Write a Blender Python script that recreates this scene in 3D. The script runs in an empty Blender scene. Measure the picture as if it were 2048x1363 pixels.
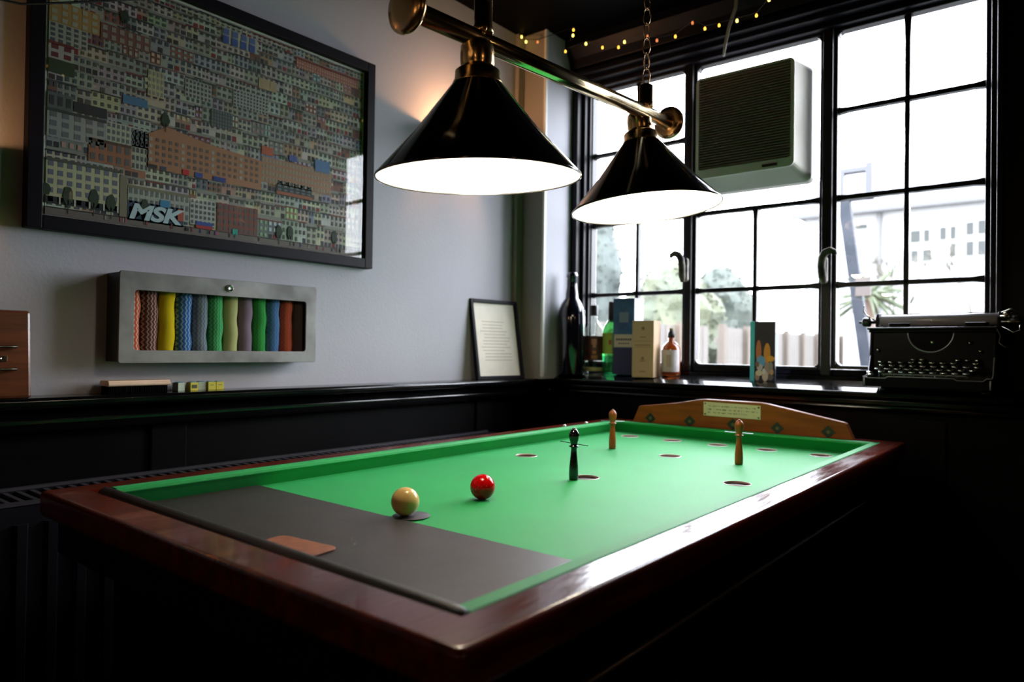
import bpy, bmesh, math, random
from mathutils import Vector, Matrix, Euler
PI = math.pi
random.seed(7)
C = bpy.context.scene.collection
sc = bpy.context.scene

# ------------------------------------------------------------------ camera
H = 1.126                                     # eye height above the floor
CR = Vector((0.77629313, 0.63021264, 0.01417765))
CU = Vector((-0.00393143, -0.01765022, 0.99983649))
CF = Vector((-0.63035983, 0.77622194, 0.01122411))
cam_d = bpy.data.cameras.new('camera')
cam = bpy.data.objects.new('camera', cam_d); C.objects.link(cam)
m = Matrix((CR, CU, -CF)).transposed().to_4x4(); m.translation = (0, 0, H)
cam.matrix_world = m
cam_d.sensor_width = 36; cam_d.lens = 36 * 1419.03 / 2048
cam_d.clip_start = 0.02; cam_d.clip_end = 300
cam_d.dof.use_dof = True; cam_d.dof.focus_distance = 1.45; cam_d.dof.aperture_fstop = 3.3
cam_d.dof.aperture_blades = 0
sc.camera = cam

# ------------------------------------------------------------------ colour management
sc.view_settings.view_transform = 'Standard'; sc.view_settings.look = 'None'
sc.view_settings.gamma = 1; sc.view_settings.use_curve_mapping = False
sc.view_settings.exposure = 0.0
sc.cycles.use_denoising = True
sc.cycles.max_bounces = 8; sc.cycles.diffuse_bounces = 4; sc.cycles.glossy_bounces = 4
sc.cycles.transparent_max_bounces = 12; sc.cycles.sample_clamp_indirect = 6
sc.cycles.caustics_reflective = False; sc.cycles.caustics_refractive = False

# ------------------------------------------------------------------ sky (bright overcast day)
SKY = 21.0
w = bpy.data.worlds.new('overcast_sky'); sc.world = w; w.use_nodes = True
nt = w.node_tree; nt.nodes.clear()
out = nt.nodes.new('ShaderNodeOutputWorld'); bg = nt.nodes.new('ShaderNodeBackground')
tc = nt.nodes.new('ShaderNodeTexCoord'); sep = nt.nodes.new('ShaderNodeSeparateXYZ')
mr = nt.nodes.new('ShaderNodeMapRange'); mr.inputs[1].default_value = -0.1; mr.inputs[2].default_value = 0.7
mixc = nt.nodes.new('ShaderNodeMix'); mixc.data_type = 'RGBA'
mixc.inputs[6].default_value = (0.97, 0.97, 1.0, 1); mixc.inputs[7].default_value = (0.93, 0.95, 1.05, 1)
nt.links.new(tc.outputs['Generated'], sep.inputs[0]); nt.links.new(sep.outputs[2], mr.inputs[0])
nt.links.new(mr.outputs[0], mixc.inputs[0]); nt.links.new(mixc.outputs[2], bg.inputs[0])
bg.inputs[1].default_value = SKY
nt.links.new(bg.outputs[0], out.inputs[0])

def light(name, kind, loc, energy, color, size=0.05, parent=None, rot=None, portal=False, sy=None):
    d = bpy.data.lights.new(name, kind); d.energy = energy; d.color = color
    o = bpy.data.objects.new(name, d); C.objects.link(o)
    o.location = loc
    if rot: o.rotation_euler = rot
    if kind == 'AREA':
        d.shape = 'RECTANGLE'; d.size = size; d.size_y = sy or size
        if portal: d.cycles.is_portal = True
    else:
        d.shadow_soft_size = size
    if parent: o.parent = parent
    return o
# the window opening guides the daylight samples (adds no light of its own)
light('window_portal', 'AREA', (-0.94, 2.605, 1.65), 1, (1, 1, 1), 1.42, rot=(-PI / 2, 0, 0), portal=True, sy=1.2)

# ------------------------------------------------------------------ materials
def M(name, col, rough=0.5, metal=0.0, spec=0.5, bump=0.0, bscale=60, var=0.0, vscale=8, vcol=None, coat=0.0,
      stretch=None, sheen=0.0, sheen_t=None, emit=None, es=0.0, rvar=0.0, coat_rough=0.1):
    mt = bpy.data.materials.new(name); mt.use_nodes = True
    n = mt.node_tree; b = n.nodes['Principled BSDF']
    b.inputs['Base Color'].default_value = (*col, 1); b.inputs['Roughness'].default_value = rough
    b.inputs['Metallic'].default_value = metal; b.inputs['Specular IOR Level'].default_value = spec
    b.inputs['Coat Weight'].default_value = coat; b.inputs['Coat Roughness'].default_value = coat_rough
    b.inputs['Sheen Weight'].default_value = sheen
    if sheen_t: b.inputs['Sheen Tint'].default_value = (*sheen_t, 1)
    if emit:
        b.inputs['Emission Color'].default_value = (*emit, 1); b.inputs['Emission Strength'].default_value = es
    co = n.nodes.new('ShaderNodeTexCoord'); mp = n.nodes.new('ShaderNodeMapping')
    if stretch: mp.inputs['Scale'].default_value = stretch
    n.links.new(co.outputs['Object'], mp.inputs[0])
    if var > 0 or rvar > 0:
        t = n.nodes.new('ShaderNodeTexNoise'); t.inputs['Scale'].default_value = vscale; t.inputs['Detail'].default_value = 6
        n.links.new(mp.outputs[0], t.inputs[0])
        cr = n.nodes.new('ShaderNodeMapRange'); cr.inputs[1].default_value = .35; cr.inputs[2].default_value = .65
        n.links.new(t.outputs[0], cr.inputs[0])
        if var > 0:
            mx = n.nodes.new('ShaderNodeMix'); mx.data_type = 'RGBA'
            mx.inputs[6].default_value = (*col, 1)
            mx.inputs[7].default_value = (*(vcol or [c * (1 - var) for c in col]), 1)
            n.links.new(cr.outputs[0], mx.inputs[0]); n.links.new(mx.outputs[2], b.inputs['Base Color'])
        if rvar > 0:
            r2 = n.nodes.new('ShaderNodeMapRange'); r2.inputs[3].default_value = rough; r2.inputs[4].default_value = rough + rvar
            n.links.new(cr.outputs[0], r2.inputs[0]); n.links.new(r2.outputs[0], b.inputs['Roughness'])
    if bump > 0:
        t2 = n.nodes.new('ShaderNodeTexNoise'); t2.inputs['Scale'].default_value = bscale; t2.inputs['Detail'].default_value = 4
        n.links.new(mp.outputs[0], t2.inputs[0])
        bp = n.nodes.new('ShaderNodeBump'); bp.inputs['Strength'].default_value = bump; bp.inputs['Distance'].default_value = 0.002
        n.links.new(t2.outputs[0], bp.inputs['Height']); n.links.new(bp.outputs[0], b.inputs['Normal'])
    return mt

def pane_mat(name, tint=(1, 1, 1), ior=1.5, rough=0.0):
    """thin sheet of glass: straight transmission plus Fresnel reflection"""
    mt = bpy.data.materials.new(name); mt.use_nodes = True; n = mt.node_tree; n.nodes.clear()
    o = n.nodes.new('ShaderNodeOutputMaterial'); mx = n.nodes.new('ShaderNodeMixShader')
    fr = n.nodes.new('ShaderNodeFresnel')
    ge = n.nodes.new('ShaderNodeNewGeometry'); im = n.nodes.new('ShaderNodeMapRange')   # same reflectance from either side
    im.inputs[3].default_value = ior; im.inputs[4].default_value = 1 / ior
    n.links.new(ge.outputs['Backfacing'], im.inputs[0]); n.links.new(im.outputs[0], fr.inputs[0])
    tr = n.nodes.new('ShaderNodeBsdfTransparent'); tr.inputs[0].default_value = (*tint, 1)
    gl = n.nodes.new('ShaderNodeBsdfGlossy'); gl.inputs['Roughness'].default_value = rough
    n.links.new(fr.outputs[0], mx.inputs[0]); n.links.new(tr.outputs[0], mx.inputs[1]); n.links.new(gl.outputs[0], mx.inputs[2])
    n.links.new(mx.outputs[0], o.inputs[0])
    return mt

def attr_mat(name, rough=0.6):
    mt = bpy.data.materials.new(name); mt.use_nodes = True; n = mt.node_tree; b = n.nodes['Principled BSDF']
    a = n.nodes.new('ShaderNodeAttribute'); a.attribute_name = 'ink'
    n.links.new(a.outputs['Color'], b.inputs['Base Color']); b.inputs['Roughness'].default_value = rough
    return mt

def wave_mat(name, col, line, rough=0.9, scale=1.0, amount=0.6):
    """knitted zig-zag stripes running round a rolled cloth"""
    mt = bpy.data.materials.new(name); mt.use_nodes = True; n = mt.node_tree; b = n.nodes['Principled BSDF']
    b.inputs['Roughness'].default_value = rough; b.inputs['Specular IOR Level'].default_value = .1
    co = n.nodes.new('ShaderNodeTexCoord'); sp = n.nodes.new('ShaderNodeSeparateXYZ'); n.links.new(co.outputs['Object'], sp.inputs[0])
    def mth(op, a, b_=None):
        k = n.nodes.new('ShaderNodeMath'); k.operation = op
        for i, v in enumerate((a, b_)):
            if v is None: continue
            if isinstance(v, (int, float)): k.inputs[i].default_value = v
            else: n.links.new(v, k.inputs[i])
        return k.outputs[0]
    zig = mth('PINGPONG', mth('MULTIPLY', sp.outputs[2], 160 * scale), 1.0)
    v = mth('ADD', mth('MULTIPLY', sp.outputs[1], 330 * scale), mth('MULTIPLY', zig, 1.3))
    s = mth('GREATER_THAN', mth('SINE', mth('MULTIPLY', v, 2.2)), 0.55)
    f = mth('MULTIPLY', s, amount)
    mx = n.nodes.new('ShaderNodeMix'); mx.data_type = 'RGBA'
    mx.inputs[6].default_value = (*col, 1); mx.inputs[7].default_value = (*line, 1)
    n.links.new(f, mx.inputs[0]); n.links.new(mx.outputs[2], b.inputs['Base Color'])
    return mt

m_wall = M('plaster_grey_blue', (.43, .43, .47), .85, spec=.2, bump=.25, bscale=120, var=.05, vscale=3)
m_black = M('black_gloss_paint', (.0010, .0010, .0012), .4, spec=.08, bump=.12, bscale=14, rvar=.12, vscale=5)
m_ledge = M('black_varnished_wood', (.002, .002, .0025), .12, spec=.45, bump=.06, bscale=18, rvar=.05, vscale=9)
m_navy = M('dark_blue_black_paint', (.0032, .0028, .0065), .36, spec=.16, bump=.12, bscale=20, rvar=.1, vscale=6)
m_iron = M('black_iron_window_paint', (.003, .003, .004), .4, spec=.3, bump=.35, bscale=90, var=.5, vcol=(.006, .005, .0045), vscale=20)
m_ceiling = M('black_ceiling_paint', (.0007, .0007, .001), .6, spec=.04, bump=.2, bscale=20)
m_boxing = M('boxing_taupe_shade', (.30, .28, .26), .6, bump=.1)
m_floor = M('dark_floorboards', (.03, .018, .011), .4, var=.5, vscale=3, stretch=(6, .6, 1), bump=.2, bscale=20)
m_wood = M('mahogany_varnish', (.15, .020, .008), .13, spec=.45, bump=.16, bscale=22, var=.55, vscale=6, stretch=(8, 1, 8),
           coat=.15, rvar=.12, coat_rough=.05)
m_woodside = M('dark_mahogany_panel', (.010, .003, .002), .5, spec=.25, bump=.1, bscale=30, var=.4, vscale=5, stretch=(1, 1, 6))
m_baize = M('green_baize', (.0025, .33, .062), .58, spec=.30, bump=.25, bscale=900, var=.12, vscale=5, sheen=.10, sheen_t=(.5, 1, .7))
m_vinyl = M('black_rubber_mat', (.036, .030, .028), .40, spec=.5, bump=.12, bscale=300, rvar=.08, vscale=6)
m_vinyl2 = M('black_leather_roll', (.020, .018, .018), .5, spec=.4, bump=.2, bscale=200)
m_head = M('honey_wood', (.27, .066, .008), .5, spec=.2, bump=.08, bscale=60, var=.35, vscale=6, stretch=(1, 1, 9))
m_headedge = M('red_brown_edge', (.22, .055, .03), .35, bump=.1)
m_inlay = M('dark_inlay', (.012, .014, .008), .4)
m_inlay2 = M('gold_inlay', (.18, .12, .04), .4)
m_ivory = M('ivory_plaque', (.82, .64, .42), .45, var=.1, vscale=30)
m_ink = M('dark_ink', (.06, .055, .04), .6)
m_screw = M('steel_screw', (.12, .10, .08), .35, metal=.8)
m_cup = M('brown_pocket_cup', (.20, .055, .04), .35, coat=.3)
m_ring = M('white_worn_pocket_ring', (.62, .50, .45), .3, coat=.4)
m_cream = M('cream_ball_resin', (.86, .58, .20), .14, spec=.4)
m_red = M('red_ball_resin', (.66, .003, .004), .09, spec=.4)
m_pin = M('turned_beech', (.36, .085, .014), .32, spec=.3, coat=.15, var=.3, vscale=20, stretch=(6, 6, 1))
m_pinblack = M('black_lacquered_wood', (.004, .003, .003), .16, coat=.5)
m_wire = M('steel_wire', (.55, .55, .58), .3, metal=1)
m_wireb = M('black_wire', (.01, .01, .01), .4)
m_leather = M('tan_leather', (.30, .10, .045), .55, bump=.2, bscale=200, var=.3, vscale=60)
m_brass = M('polished_brass', (.95, .78, .46), .14, metal=1, rvar=.06, vscale=10)
m_brassd = M('aged_brass', (.78, .50, .24), .18, metal=1, rvar=.1, vscale=20)
m_shade = M('black_enamel_shade', (.006, .006, .007), .13, coat=.4, bump=.02, bscale=10)
m_shadein = M('white_enamel_inner', (.9, .9, .88), .4)
m_bulb = M('lit_bulb', (1, 1, 1), .4, emit=(1, .88, .72), es=14)
m_fill_globe = M('fill_globe_glow', (1, .8, .6), .4, emit=(1, .60, .30), es=28)
m_fairy = M('lit_fairy_bulb', (1, .6, .2), .4, emit=(1, .48, .05), es=2.8)
m_fairy2 = M('lit_fairy_bulb_bright', (1, .7, .3), .4, emit=(1, .72, .12), es=5.0)
m_fairy3 = M('lit_fairy_bulb_dim', (1, .6, .2), .4, emit=(1, .24, .08), es=1.0)
m_frame = M('black_picture_frame', (.0045, .0038, .0065), .5, spec=.12, bump=.1, bscale=60)
m_mount = M('white_mount_board', (.72, .72, .66), .8)
m_print = attr_mat('printed_ink', .7)
m_glass = pane_mat('picture_glass', (.93, .95, .94), 1.5)
m_wpane = pane_mat('window_glass', (.97, .99, 1.0), 1.5)
m_tin = M('galvanised_tin', (.22, .22, .21), .45, metal=.55, bump=.15, bscale=30, var=.45, vscale=9, rvar=.2)
m_tindark = M('dark_metal_interior', (.02, .022, .022), .5)
m_chrome = M('chrome', (.7, .7, .7), .15, metal=1)
m_box = M('varnished_box_wood', (.16, .045, .016), .28, coat=.3, bump=.1, bscale=40, var=.45, vscale=8, stretch=(1, 1, 10))
m_dkmetal = M('dark_bronze', (.06, .05, .035), .35, metal=.9)
m_pale = M('pale_beech', (.88, .62, .44), .5, var=.15, vscale=20)
m_bristle = M('black_bristle', (.002, .002, .002), .9, spec=.05, bump=.6, bscale=400)
m_cy = M('yellow_paper', (.58, .52, .05), .7); m_cb = M('pale_chalk_face', (.40, .47, .36), .8)
m_cblue = M('blue_chalk_top', (.05, .35, .50), .9); m_cdark = M('worn_dark_chalk_side', (.07, .08, .08), .8)
m_radiator = M('black_radiator_enamel', (.004, .004, .007), .4, spec=.2)
m_radtop = M('grey_radiator_grille', (.055, .052, .06), .32, metal=.3)
m_plastic = M('aged_beige_plastic', (.62, .60, .52), .5, bump=.03)
m_louv = M('brown_louvre_plastic', (.24, .13, .105), .6)
m_bottle = M('black_wine_glass', (.004, .004, .010), .06, coat=.7)
m_clear = pane_mat('clear_bottle_glass', (.80, .84, .82), 1.5, .05)
m_grn = M('green_bottle_glass', (.08, .50, .10), .12, coat=.5, emit=None)
m_grn.node_tree.nodes['Principled BSDF'].inputs['Transmission Weight'].default_value = .75
m_grnd = M('deep_green_liquid_glass', (.02, .30, .08), .12, coat=.5)
m_grnd.node_tree.nodes['Principled BSDF'].inputs['Transmission Weight'].default_value = .5
m_blackcap = M('black_cap', (.008, .007, .007), .35)
m_cork = M('dark_brown_cap', (.05, .025, .015), .5)
m_bluebox = M('navy_carton', (.010, .055, .15), .4, coat=.2, var=.5, vcol=(.03, .13, .25), vscale=14)
m_bluelow = M('deep_navy_carton', (.008, .010, .045), .4, coat=.2)
m_sand = M('beige_carton', (.50, .34, .19), .6); m_sandl = M('cream_carton_label', (.50, .42, .30), .6)
m_amber = M('amber_glass', (.30, .055, .010), .1, coat=.6)
m_amber.node_tree.nodes['Principled BSDF'].inputs['Transmission Weight'].default_value = .35
m_white = M('pale_paper_label', (.62, .56, .58), .7, var=.15, vscale=60)
m_cyan = M('cyan_card_spine', (.06, .62, .78), .5)
m_type = M('typewriter_black_enamel', (.0014, .0014, .0018), .4, spec=.06, coat=.02, coat_rough=.15)
m_platen = M('worn_rubber_with_sky_sheen', (.30, .30, .32), .3)  # aged black rubber, lifted to grey to show its sky reflection
m_key = M('black_key_top', (.02, .02, .02), .2, coat=.6); m_keyring = M('nickel_key_ring', (.75, .72, .66), .18, metal=1)
m_nickel = M('nickel_plate', (.55, .50, .40), .22, metal=1)
m_gold = M('gold_decal', (.60, .55, .40), .35, metal=.6)
m_paper = M('aged_paper', (.85, .80, .68), .85, var=.1, vscale=12)
m_handle = M('chipped_painted_iron', (.010, .008, .006), .6, spec=.2, bump=.5, bscale=60, var=1, vcol=(.16, .13, .10), vscale=26)
m_cord = M('grey_white_flex', (.30, .27, .25), .5)
m_cable = M('black_cable', (.004, .004, .004), .5)

# ------------------------------------------------------------------ mesh helpers
def box(bm, x0, x1, y0, y1, z0, z1, mi=0, mat=None):
    vs = [bm.verts.new((x, y, z)) for x in (x0, x1) for y in (y0, y1) for z in (z0, z1)]
    if mat: 
        for v in vs: v.co = mat @ v.co
    idx = ((0, 1, 3, 2), (4, 6, 7, 5), (0, 4, 5, 1), (2, 3, 7, 6), (0, 2, 6, 4), (1, 5, 7, 3))
    for f in idx:
        fc = bm.faces.new([vs[i] for i in f]); fc.material_index = mi
    return vs
def lathe(bm, prof, loc=(0, 0, 0), seg=32, axis=None, mi=0, cap=True):
    """prof: list of (radius, height); axis None = +Z, else a direction vector"""
    q = Matrix.Identity(3) if axis is None else Vector(axis).to_track_quat('Z', 'Y').to_matrix()
    L = Vector(loc); rings = []
    for r, h in prof:
        ring = []
        if r < 1e-6: ring = [bm.verts.new(L + q @ Vector((0, 0, h)))] * seg
        else:
            for i in range(seg):
                a = 2 * PI * i / seg
                ring.append(bm.verts.new(L + q @ Vector((r * math.cos(a), r * math.sin(a), h))))
        rings.append(ring)
    for a, b in zip(rings[:-1], rings[1:]):
        for i in range(seg):
            j = (i + 1) % seg
            vs = []
            for v in (a[i], a[j], b[j], b[i]):
                if v not in vs: vs.append(v)
            if len(vs) > 2:
                f = bm.faces.new(vs); f.smooth = True; f.material_index = mi
    if cap:
        for ring in (rings[0], rings[-1]):
            if ring[0] is not ring[1]:
                f = bm.faces.new(ring); f.material_index = mi
def tube(bm, pts, r, seg=10, mi=0, closed=False):
    pts = [Vector(p) for p in pts]; n = len(pts); rings = []; up = Vector((0, 0, 1)); prev = None
    for i, p in enumerate(pts):
        if closed: t = pts[(i + 1) % n] - pts[i - 1]
        else: t = pts[min(i + 1, n - 1)] - pts[max(i - 1, 0)]
        t.normalize()
        if prev is None:
            a = t.cross(up) if abs(t.z) < .95 else t.cross(Vector((1, 0, 0)))
        else: a = prev - t * prev.dot(t)
        a.normalize(); prev = a; b = t.cross(a)
        rr = r[i] if isinstance(r, (list, tuple)) else r
        rings.append([bm.verts.new(p + a * rr * math.cos(2 * PI * k / seg) + b * rr * math.sin(2 * PI * k / seg)) for k in range(seg)])
    rng = range(n) if closed else range(n - 1)
    for i in rng:
        A, B = rings[i], rings[(i + 1) % n]
        for k in range(seg):
            f = bm.faces.new((A[k], A[(k + 1) % seg], B[(k + 1) % seg], B[k])); f.smooth = True; f.material_index = mi
    if not closed:
        for R_ in (rings[0], rings[-1]):
            f = bm.faces.new(R_); f.material_index = mi
def prism(bm, poly, axis, a0, a1, mi=0):
    """extrude a 2-D polygon along an axis: 'x' poly=(y,z), 'y' poly=(x,z), 'z' poly=(x,y)"""
    def P(p, a): return {'x': (a, p[0], p[1]), 'y': (p[0], a, p[1]), 'z': (p[0], p[1], a)}[axis]
    A = [bm.verts.new(P(p, a0)) for p in poly]; B = [bm.verts.new(P(p, a1)) for p in poly]
    n = len(poly); fs = [bm.faces.new(A), bm.faces.new(B)]
    for i in range(n): fs.append(bm.faces.new((A[i], A[(i + 1) % n], B[(i + 1) % n], B[i])))
    for f in fs: f.material_index = mi
def rrect(x0, x1, y0, y1, r, n=5):
    pts = []
    for cx, cy, a in ((x1 - r, y1 - r, 0), (x0 + r, y1 - r, 90), (x0 + r, y0 + r, 180), (x1 - r, y0 + r, 270)):
        for i in range(n + 1):
            t = math.radians(a + 90 * i / n); pts.append((cx + r * math.cos(t), cy + r * math.sin(t)))
    return pts
def obj(name, bm, mats, parent=None, bevel=0.0, subs=0, bseg=2, smooth=False):
    bmesh.ops.recalc_face_normals(bm, faces=bm.faces)
    me = bpy.data.meshes.new(name); bm.to_mesh(me); bm.free()
    if not isinstance(mats, (list, tuple)): mats = [mats]
    for mt in mats: me.materials.append(mt)
    o = bpy.data.objects.new(name, me); C.objects.link(o)
    if parent:
        o.parent = parent
    if bevel > 0:
        b = o.modifiers.new('bevel', 'BEVEL'); b.width = bevel; b.segments = bseg; b.limit_method = 'ANGLE'; b.angle_limit = math.radians(40)
    if subs:
        s = o.modifiers.new('sub', 'SUBSURF'); s.levels = subs; s.render_levels = subs
    if smooth:
        for p in me.polygons: p.use_smooth = True
    return o
def B(): return bmesh.new()
def bx(name, x0, x1, y0, y1, z0, z1, mt, parent=None, bevel=0.0):
    bm = B(); box(bm, x0, x1, y0, y1, z0, z1); return obj(name, bm, mt, parent, bevel)
def tag(o, label, cat, group=None, kind=None):
    o['label'] = label; o['category'] = cat
    if group: o['group'] = group
    if kind: o['kind'] = kind
    return o
def thing(name, label, cat, loc=(0, 0, 0), rot=(0, 0, 0), group=None, kind=None):
    o = bpy.data.objects.new(name, None); C.objects.link(o); o.empty_display_size = .05
    o.location = loc; o.rotation_euler = rot
    return tag(o, label, cat, group, kind)
def struct(o): o['kind'] = 'structure'; return o
def dup(root, loc, rot=None, label=None, group=None):
    r = root.copy(); C.objects.link(r); r.location = loc
    if rot is not None: r.rotation_euler = rot
    if label: r['label'] = label
    if group: r['group'] = group
    for ch in list(root.children):
        c = ch.copy(); C.objects.link(c); c.parent = r
        for g in ch.children:
            d = g.copy(); C.objects.link(d); d.parent = c
    return r

# ================================================================== ROOM SHELL
WX = -1.82                # left wall
WY = 2.47                 # inside of the window wall
GY = 2.56                 # window glass
CZ = 2.41                 # ceiling
RX, BY = 2.6, -2.4        # right wall, back wall
struct(bx('floor', WX - .1, RX + .1, BY - .1, GY + .2, -.05, 0, m_floor))
struct(bx('ceiling', WX - .1, RX + .1, BY - .1, GY + .2, CZ, CZ + .06, m_ceiling))
struct(bx('wall_left', WX - .1, WX, BY, GY + .1, 0, CZ, m_wall))
struct(bx('wall_right', RX, RX + .1, BY, GY + .1, 0, CZ, m_navy))
struct(bx('wall_back', WX, RX, BY - .1, BY, 0, CZ, m_navy))
# window wall: a wall with one opening
bm = B()
x0, x1, z0, z1 = -1.69, -.205, 1.03, 2.26
box(bm, WX, x0, WY, GY + .03, 0, CZ); box(bm, x1, RX, WY, GY + .03, 0, CZ)
box(bm, x0, x1, WY, GY + .03, 0, z0); box(bm, x0, x1, WY, GY + .03, z1, CZ)
struct(obj('wall_window', bm, m_navy))
# black dado panelling below the ledge, on the left wall
bm = B(); box(bm, WX, WX + .02, BY, 2.44, 0, .985)
for yy in (-1.6, -.4, .8, 2.0): box(bm, WX + .02, WX + .03, yy, yy + .09, 0, .95)
struct(obj('trim_1', bm, m_black, bevel=.003))
bm = B(); prism(bm, [(WX, .985), (WX + .09, .985), (WX + .098, .990), (WX + .098, 1.002), (WX + .092, 1.008), (WX, 1.008)], 'y', BY, 2.275)
struct(obj('trim_2', bm, m_ledge, bevel=.002))
bm = B(); prism(bm, [(WX + .02, .93), (WX + .055, .93), (WX + .075, .948), (WX + .075, .960), (WX + .045, .985), (WX + .02, .985)], 'y', BY, 2.4)
struct(obj('trim_3', bm, m_ledge, bevel=.003))
# window side: panelling, sloping sill and its mouldings
bm = B(); box(bm, WX + .02, RX, 2.42, WY, 0, .99)
for xx in (-1.2, -.4, .4, 1.2): box(bm, xx, xx + .08, 2.41, 2.42, 0, .93)
struct(obj('trim_4', bm, m_black, bevel=.003))
bm = B(); prism(bm, [(2.36, .995), (2.36, 1.0085), (2.363, 1.0105), (2.397, 1.0215), (2.55, 1.040), (2.55, .995)], 'x', WX + .02, -.20)
prism(bm, [(2.36, .995), (2.36, 1.0085), (2.363, 1.0105), (2.397, 1.0215), (2.47, 1.0303), (2.47, .995)], 'x', -.20, RX)
struct(obj('trim_5', bm, m_ledge, bevel=.002))
bm = B(); prism(bm, [(2.40, .995), (2.385, .985), (2.385, .972), (2.40, .966), (2.397, .958), (2.405, .950), (2.42, .950), (2.42, .995)], 'x', WX + .02, RX)
struct(obj('trim_6', bm, m_ledge, bevel=.002))
# corner boxing beside the window: room-side face coloured darker taupe for its shade, wall-coloured face towards the light
bm = B()
box(bm, WX, -1.695, 2.277, WY + .004, 1.008, CZ)
obx = obj('trim_7', bm, [m_wall, m_boxing])
for p in obx.data.polygons:
    if p.normal.y < -.5: p.material_index = 1
struct(obx)
struct(bx('trim_8', WX, -1.80, 2.235, 2.277, 1.008, CZ, m_boxing, bevel=.004))
struct(bx('trim_9', -1.699, -1.688, 2.270, 2.286, 1.016, CZ, m_mount, bevel=.003))
# cornice along the window wall
bm = B(); prism(bm, [(WY, 2.30), (WY - .02, 2.30), (WY - .03, 2.335), (WY - .06, 2.375), (WY - .06, CZ), (WY, CZ)], 'x', WX, RX)
struct(obj('trim_10', bm, m_navy, bevel=.004))

# ================================================================== WINDOW
win = bpy.data.objects.new('window_1', None); C.objects.link(win); struct(win); win.location = (0, 0, 0)
TOPZ = 2.215
def casing(name, boxes, mt=m_navy, bev=.003):
    bm = B()
    for b in boxes: box(bm, *b)
    return obj(name, bm, mt, win, bev)
# stepped jambs left and right, head and bottom rail
casing('window_jamb', [(-1.69, -1.665, WY - .004, GY + .03, 1.036, 2.26), (-1.665, -1.650, WY + .03, GY + .03, 1.036, 2.25), (-1.650, -1.640, WY + .055, GY + .03, 1.036, 2.24)])
casing('window_jamb', [(-.205, -.19, WY - .03, GY + .03, 1.03, 2.33), (-.222, -.205, WY + .0, GY + .03, 1.034, 2.26), (-.240, -.222, WY + .05, GY + .03, 1.038, 2.26)])
casing('window_head', [(-1.69, -.19, WY - .03, WY, 2.262, 2.285), (-1.69, -.205, WY, GY + .03, 2.245, 2.262), (-1.65, -.222, WY + .04, GY + .03, 2.225, 2.245)])
casing('window_rail', [(-1.69, -.205, WY + .055, GY + .03, 1.034, 1.050), (-1.69, -.205, WY + .075, GY + .05, 1.050, 1.072)], m_ledge)
XS = [-1.636, -1.219, -1.165, -.717, -.66, -.242]
def frame_mesh(xa, xb, za, zb, t=.012, y0=GY - .02, y1=GY + .02, parent=win):
    bm = B()
    box(bm, xa - t, xa, y0, y1, za - t, zb + t); box(bm, xb, xb + t, y0, y1, za - t, zb + t)
    box(bm, xa, xb, y0, y1, za - t, za); box(bm, xa, xb, y0, y1, zb, zb + t)
    # rounded putty corners
    for (cx, sx) in ((xa, 1), (xb, -1)):
        for (cz, sz) in ((za, 1), (zb, -1)):
            prism(bm, [(cx, cz), (cx + sx * .016, cz), (cx + sx * .006, cz + sz * .006), (cx, cz + sz * .016)], 'y', y0 + .004, y1 - .004)
    return obj('window_frame', bm, m_iron, parent, .0025)
def barmesh(a0, a1, pos, vert, t=.0075, parent=None):
    bm = B(); n = 14; random.seed(int(abs(pos) * 1000) + int(abs(a0) * 997))
    # slightly uneven painted glazing bar
    prev = None
    for i in range(n + 1):
        a = a0 + (a1 - a0) * i / n; w_ = t * random.uniform(.92, 1.12)
        if i in (0, n): w_ = t * 1.5
        ring = []
        for sx, sy in ((-1, -1), (1, -1), (1, 1), (-1, 1)):
            yy = GY + sy * .013; p = (pos + sx * w_, yy, a) if vert else (a, yy, pos + sx * w_)
            ring.append(bm.verts.new(p))
        if prev:
            for k in range(4): bm.faces.new((prev[k], prev[(k + 1) % 4], ring[(k + 1) % 4], ring[k]))
        else: bm.faces.new(ring)
        prev = ring
    bm.faces.new(prev)
    return obj('glazing_bar', bm, m_iron, parent, .002)
ROWZ = [1.358, 1.652, 1.948]
def sash(xa, xb, za, vbars, rows):
    fr = frame_mesh(xa, xb, za, TOPZ)
    for pos, b0, b1 in vbars: barmesh(b0, b1, pos, True, parent=fr)
    for z, c0, c1 in rows: barmesh(c0, c1, z, False, parent=fr)
    return fr
f1 = sash(XS[0], XS[1], 1.080, [(-1.4225, 1.080, TOPZ)], [(z, XS[0], XS[1]) for z in ROWZ])
f2 = sash(XS[2], XS[3], 1.080, [(-.940, 1.080, 1.652)], [(z, XS[2], XS[3]) for z in ROWZ[:2]])
f3 = sash(XS[4], XS[5], 1.086, [(-.4525, 1.086, TOPZ)], [(z, XS[4], XS[5]) for z in ROWZ])
for z in ROWZ: pass
def pane(fr, xa, xb, za, zb):
    bm = B(); box(bm, xa + .001, xb - .001, GY + .014, GY + .018, za + .001, zb - .001)
    o = obj('window_pane', bm, m_wpane, fr)
    return o
zz = [1.080] + ROWZ + [TOPZ]
for i in range(4):
    for xa, xb in ((XS[0], -1.4225), (-1.4225, XS[1])): pane(f1, xa, xb, zz[i], zz[i + 1])
    for xa, xb in ((XS[4], -.4525), (-.4525, XS[5])): pane(f3, xa, xb, zz[i], zz[i + 1])
for i in range(2):
    for xa, xb in ((XS[2], -.940), (-.940, XS[3])): pane(f2, xa, xb, zz[i], zz[i + 1])
pane(f2, XS[2], XS[3], 1.652, TOPZ)
# mullions between the three lights
casing('window_mullion', [(-1.207, -1.177, GY - .035, GY + .025, 1.05, 2.24)], m_iron, .004)
casing('window_mullion', [(-.705, -.672, GY - .035, GY + .025, 1.05, 2.24)], m_iron, .004)
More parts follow.
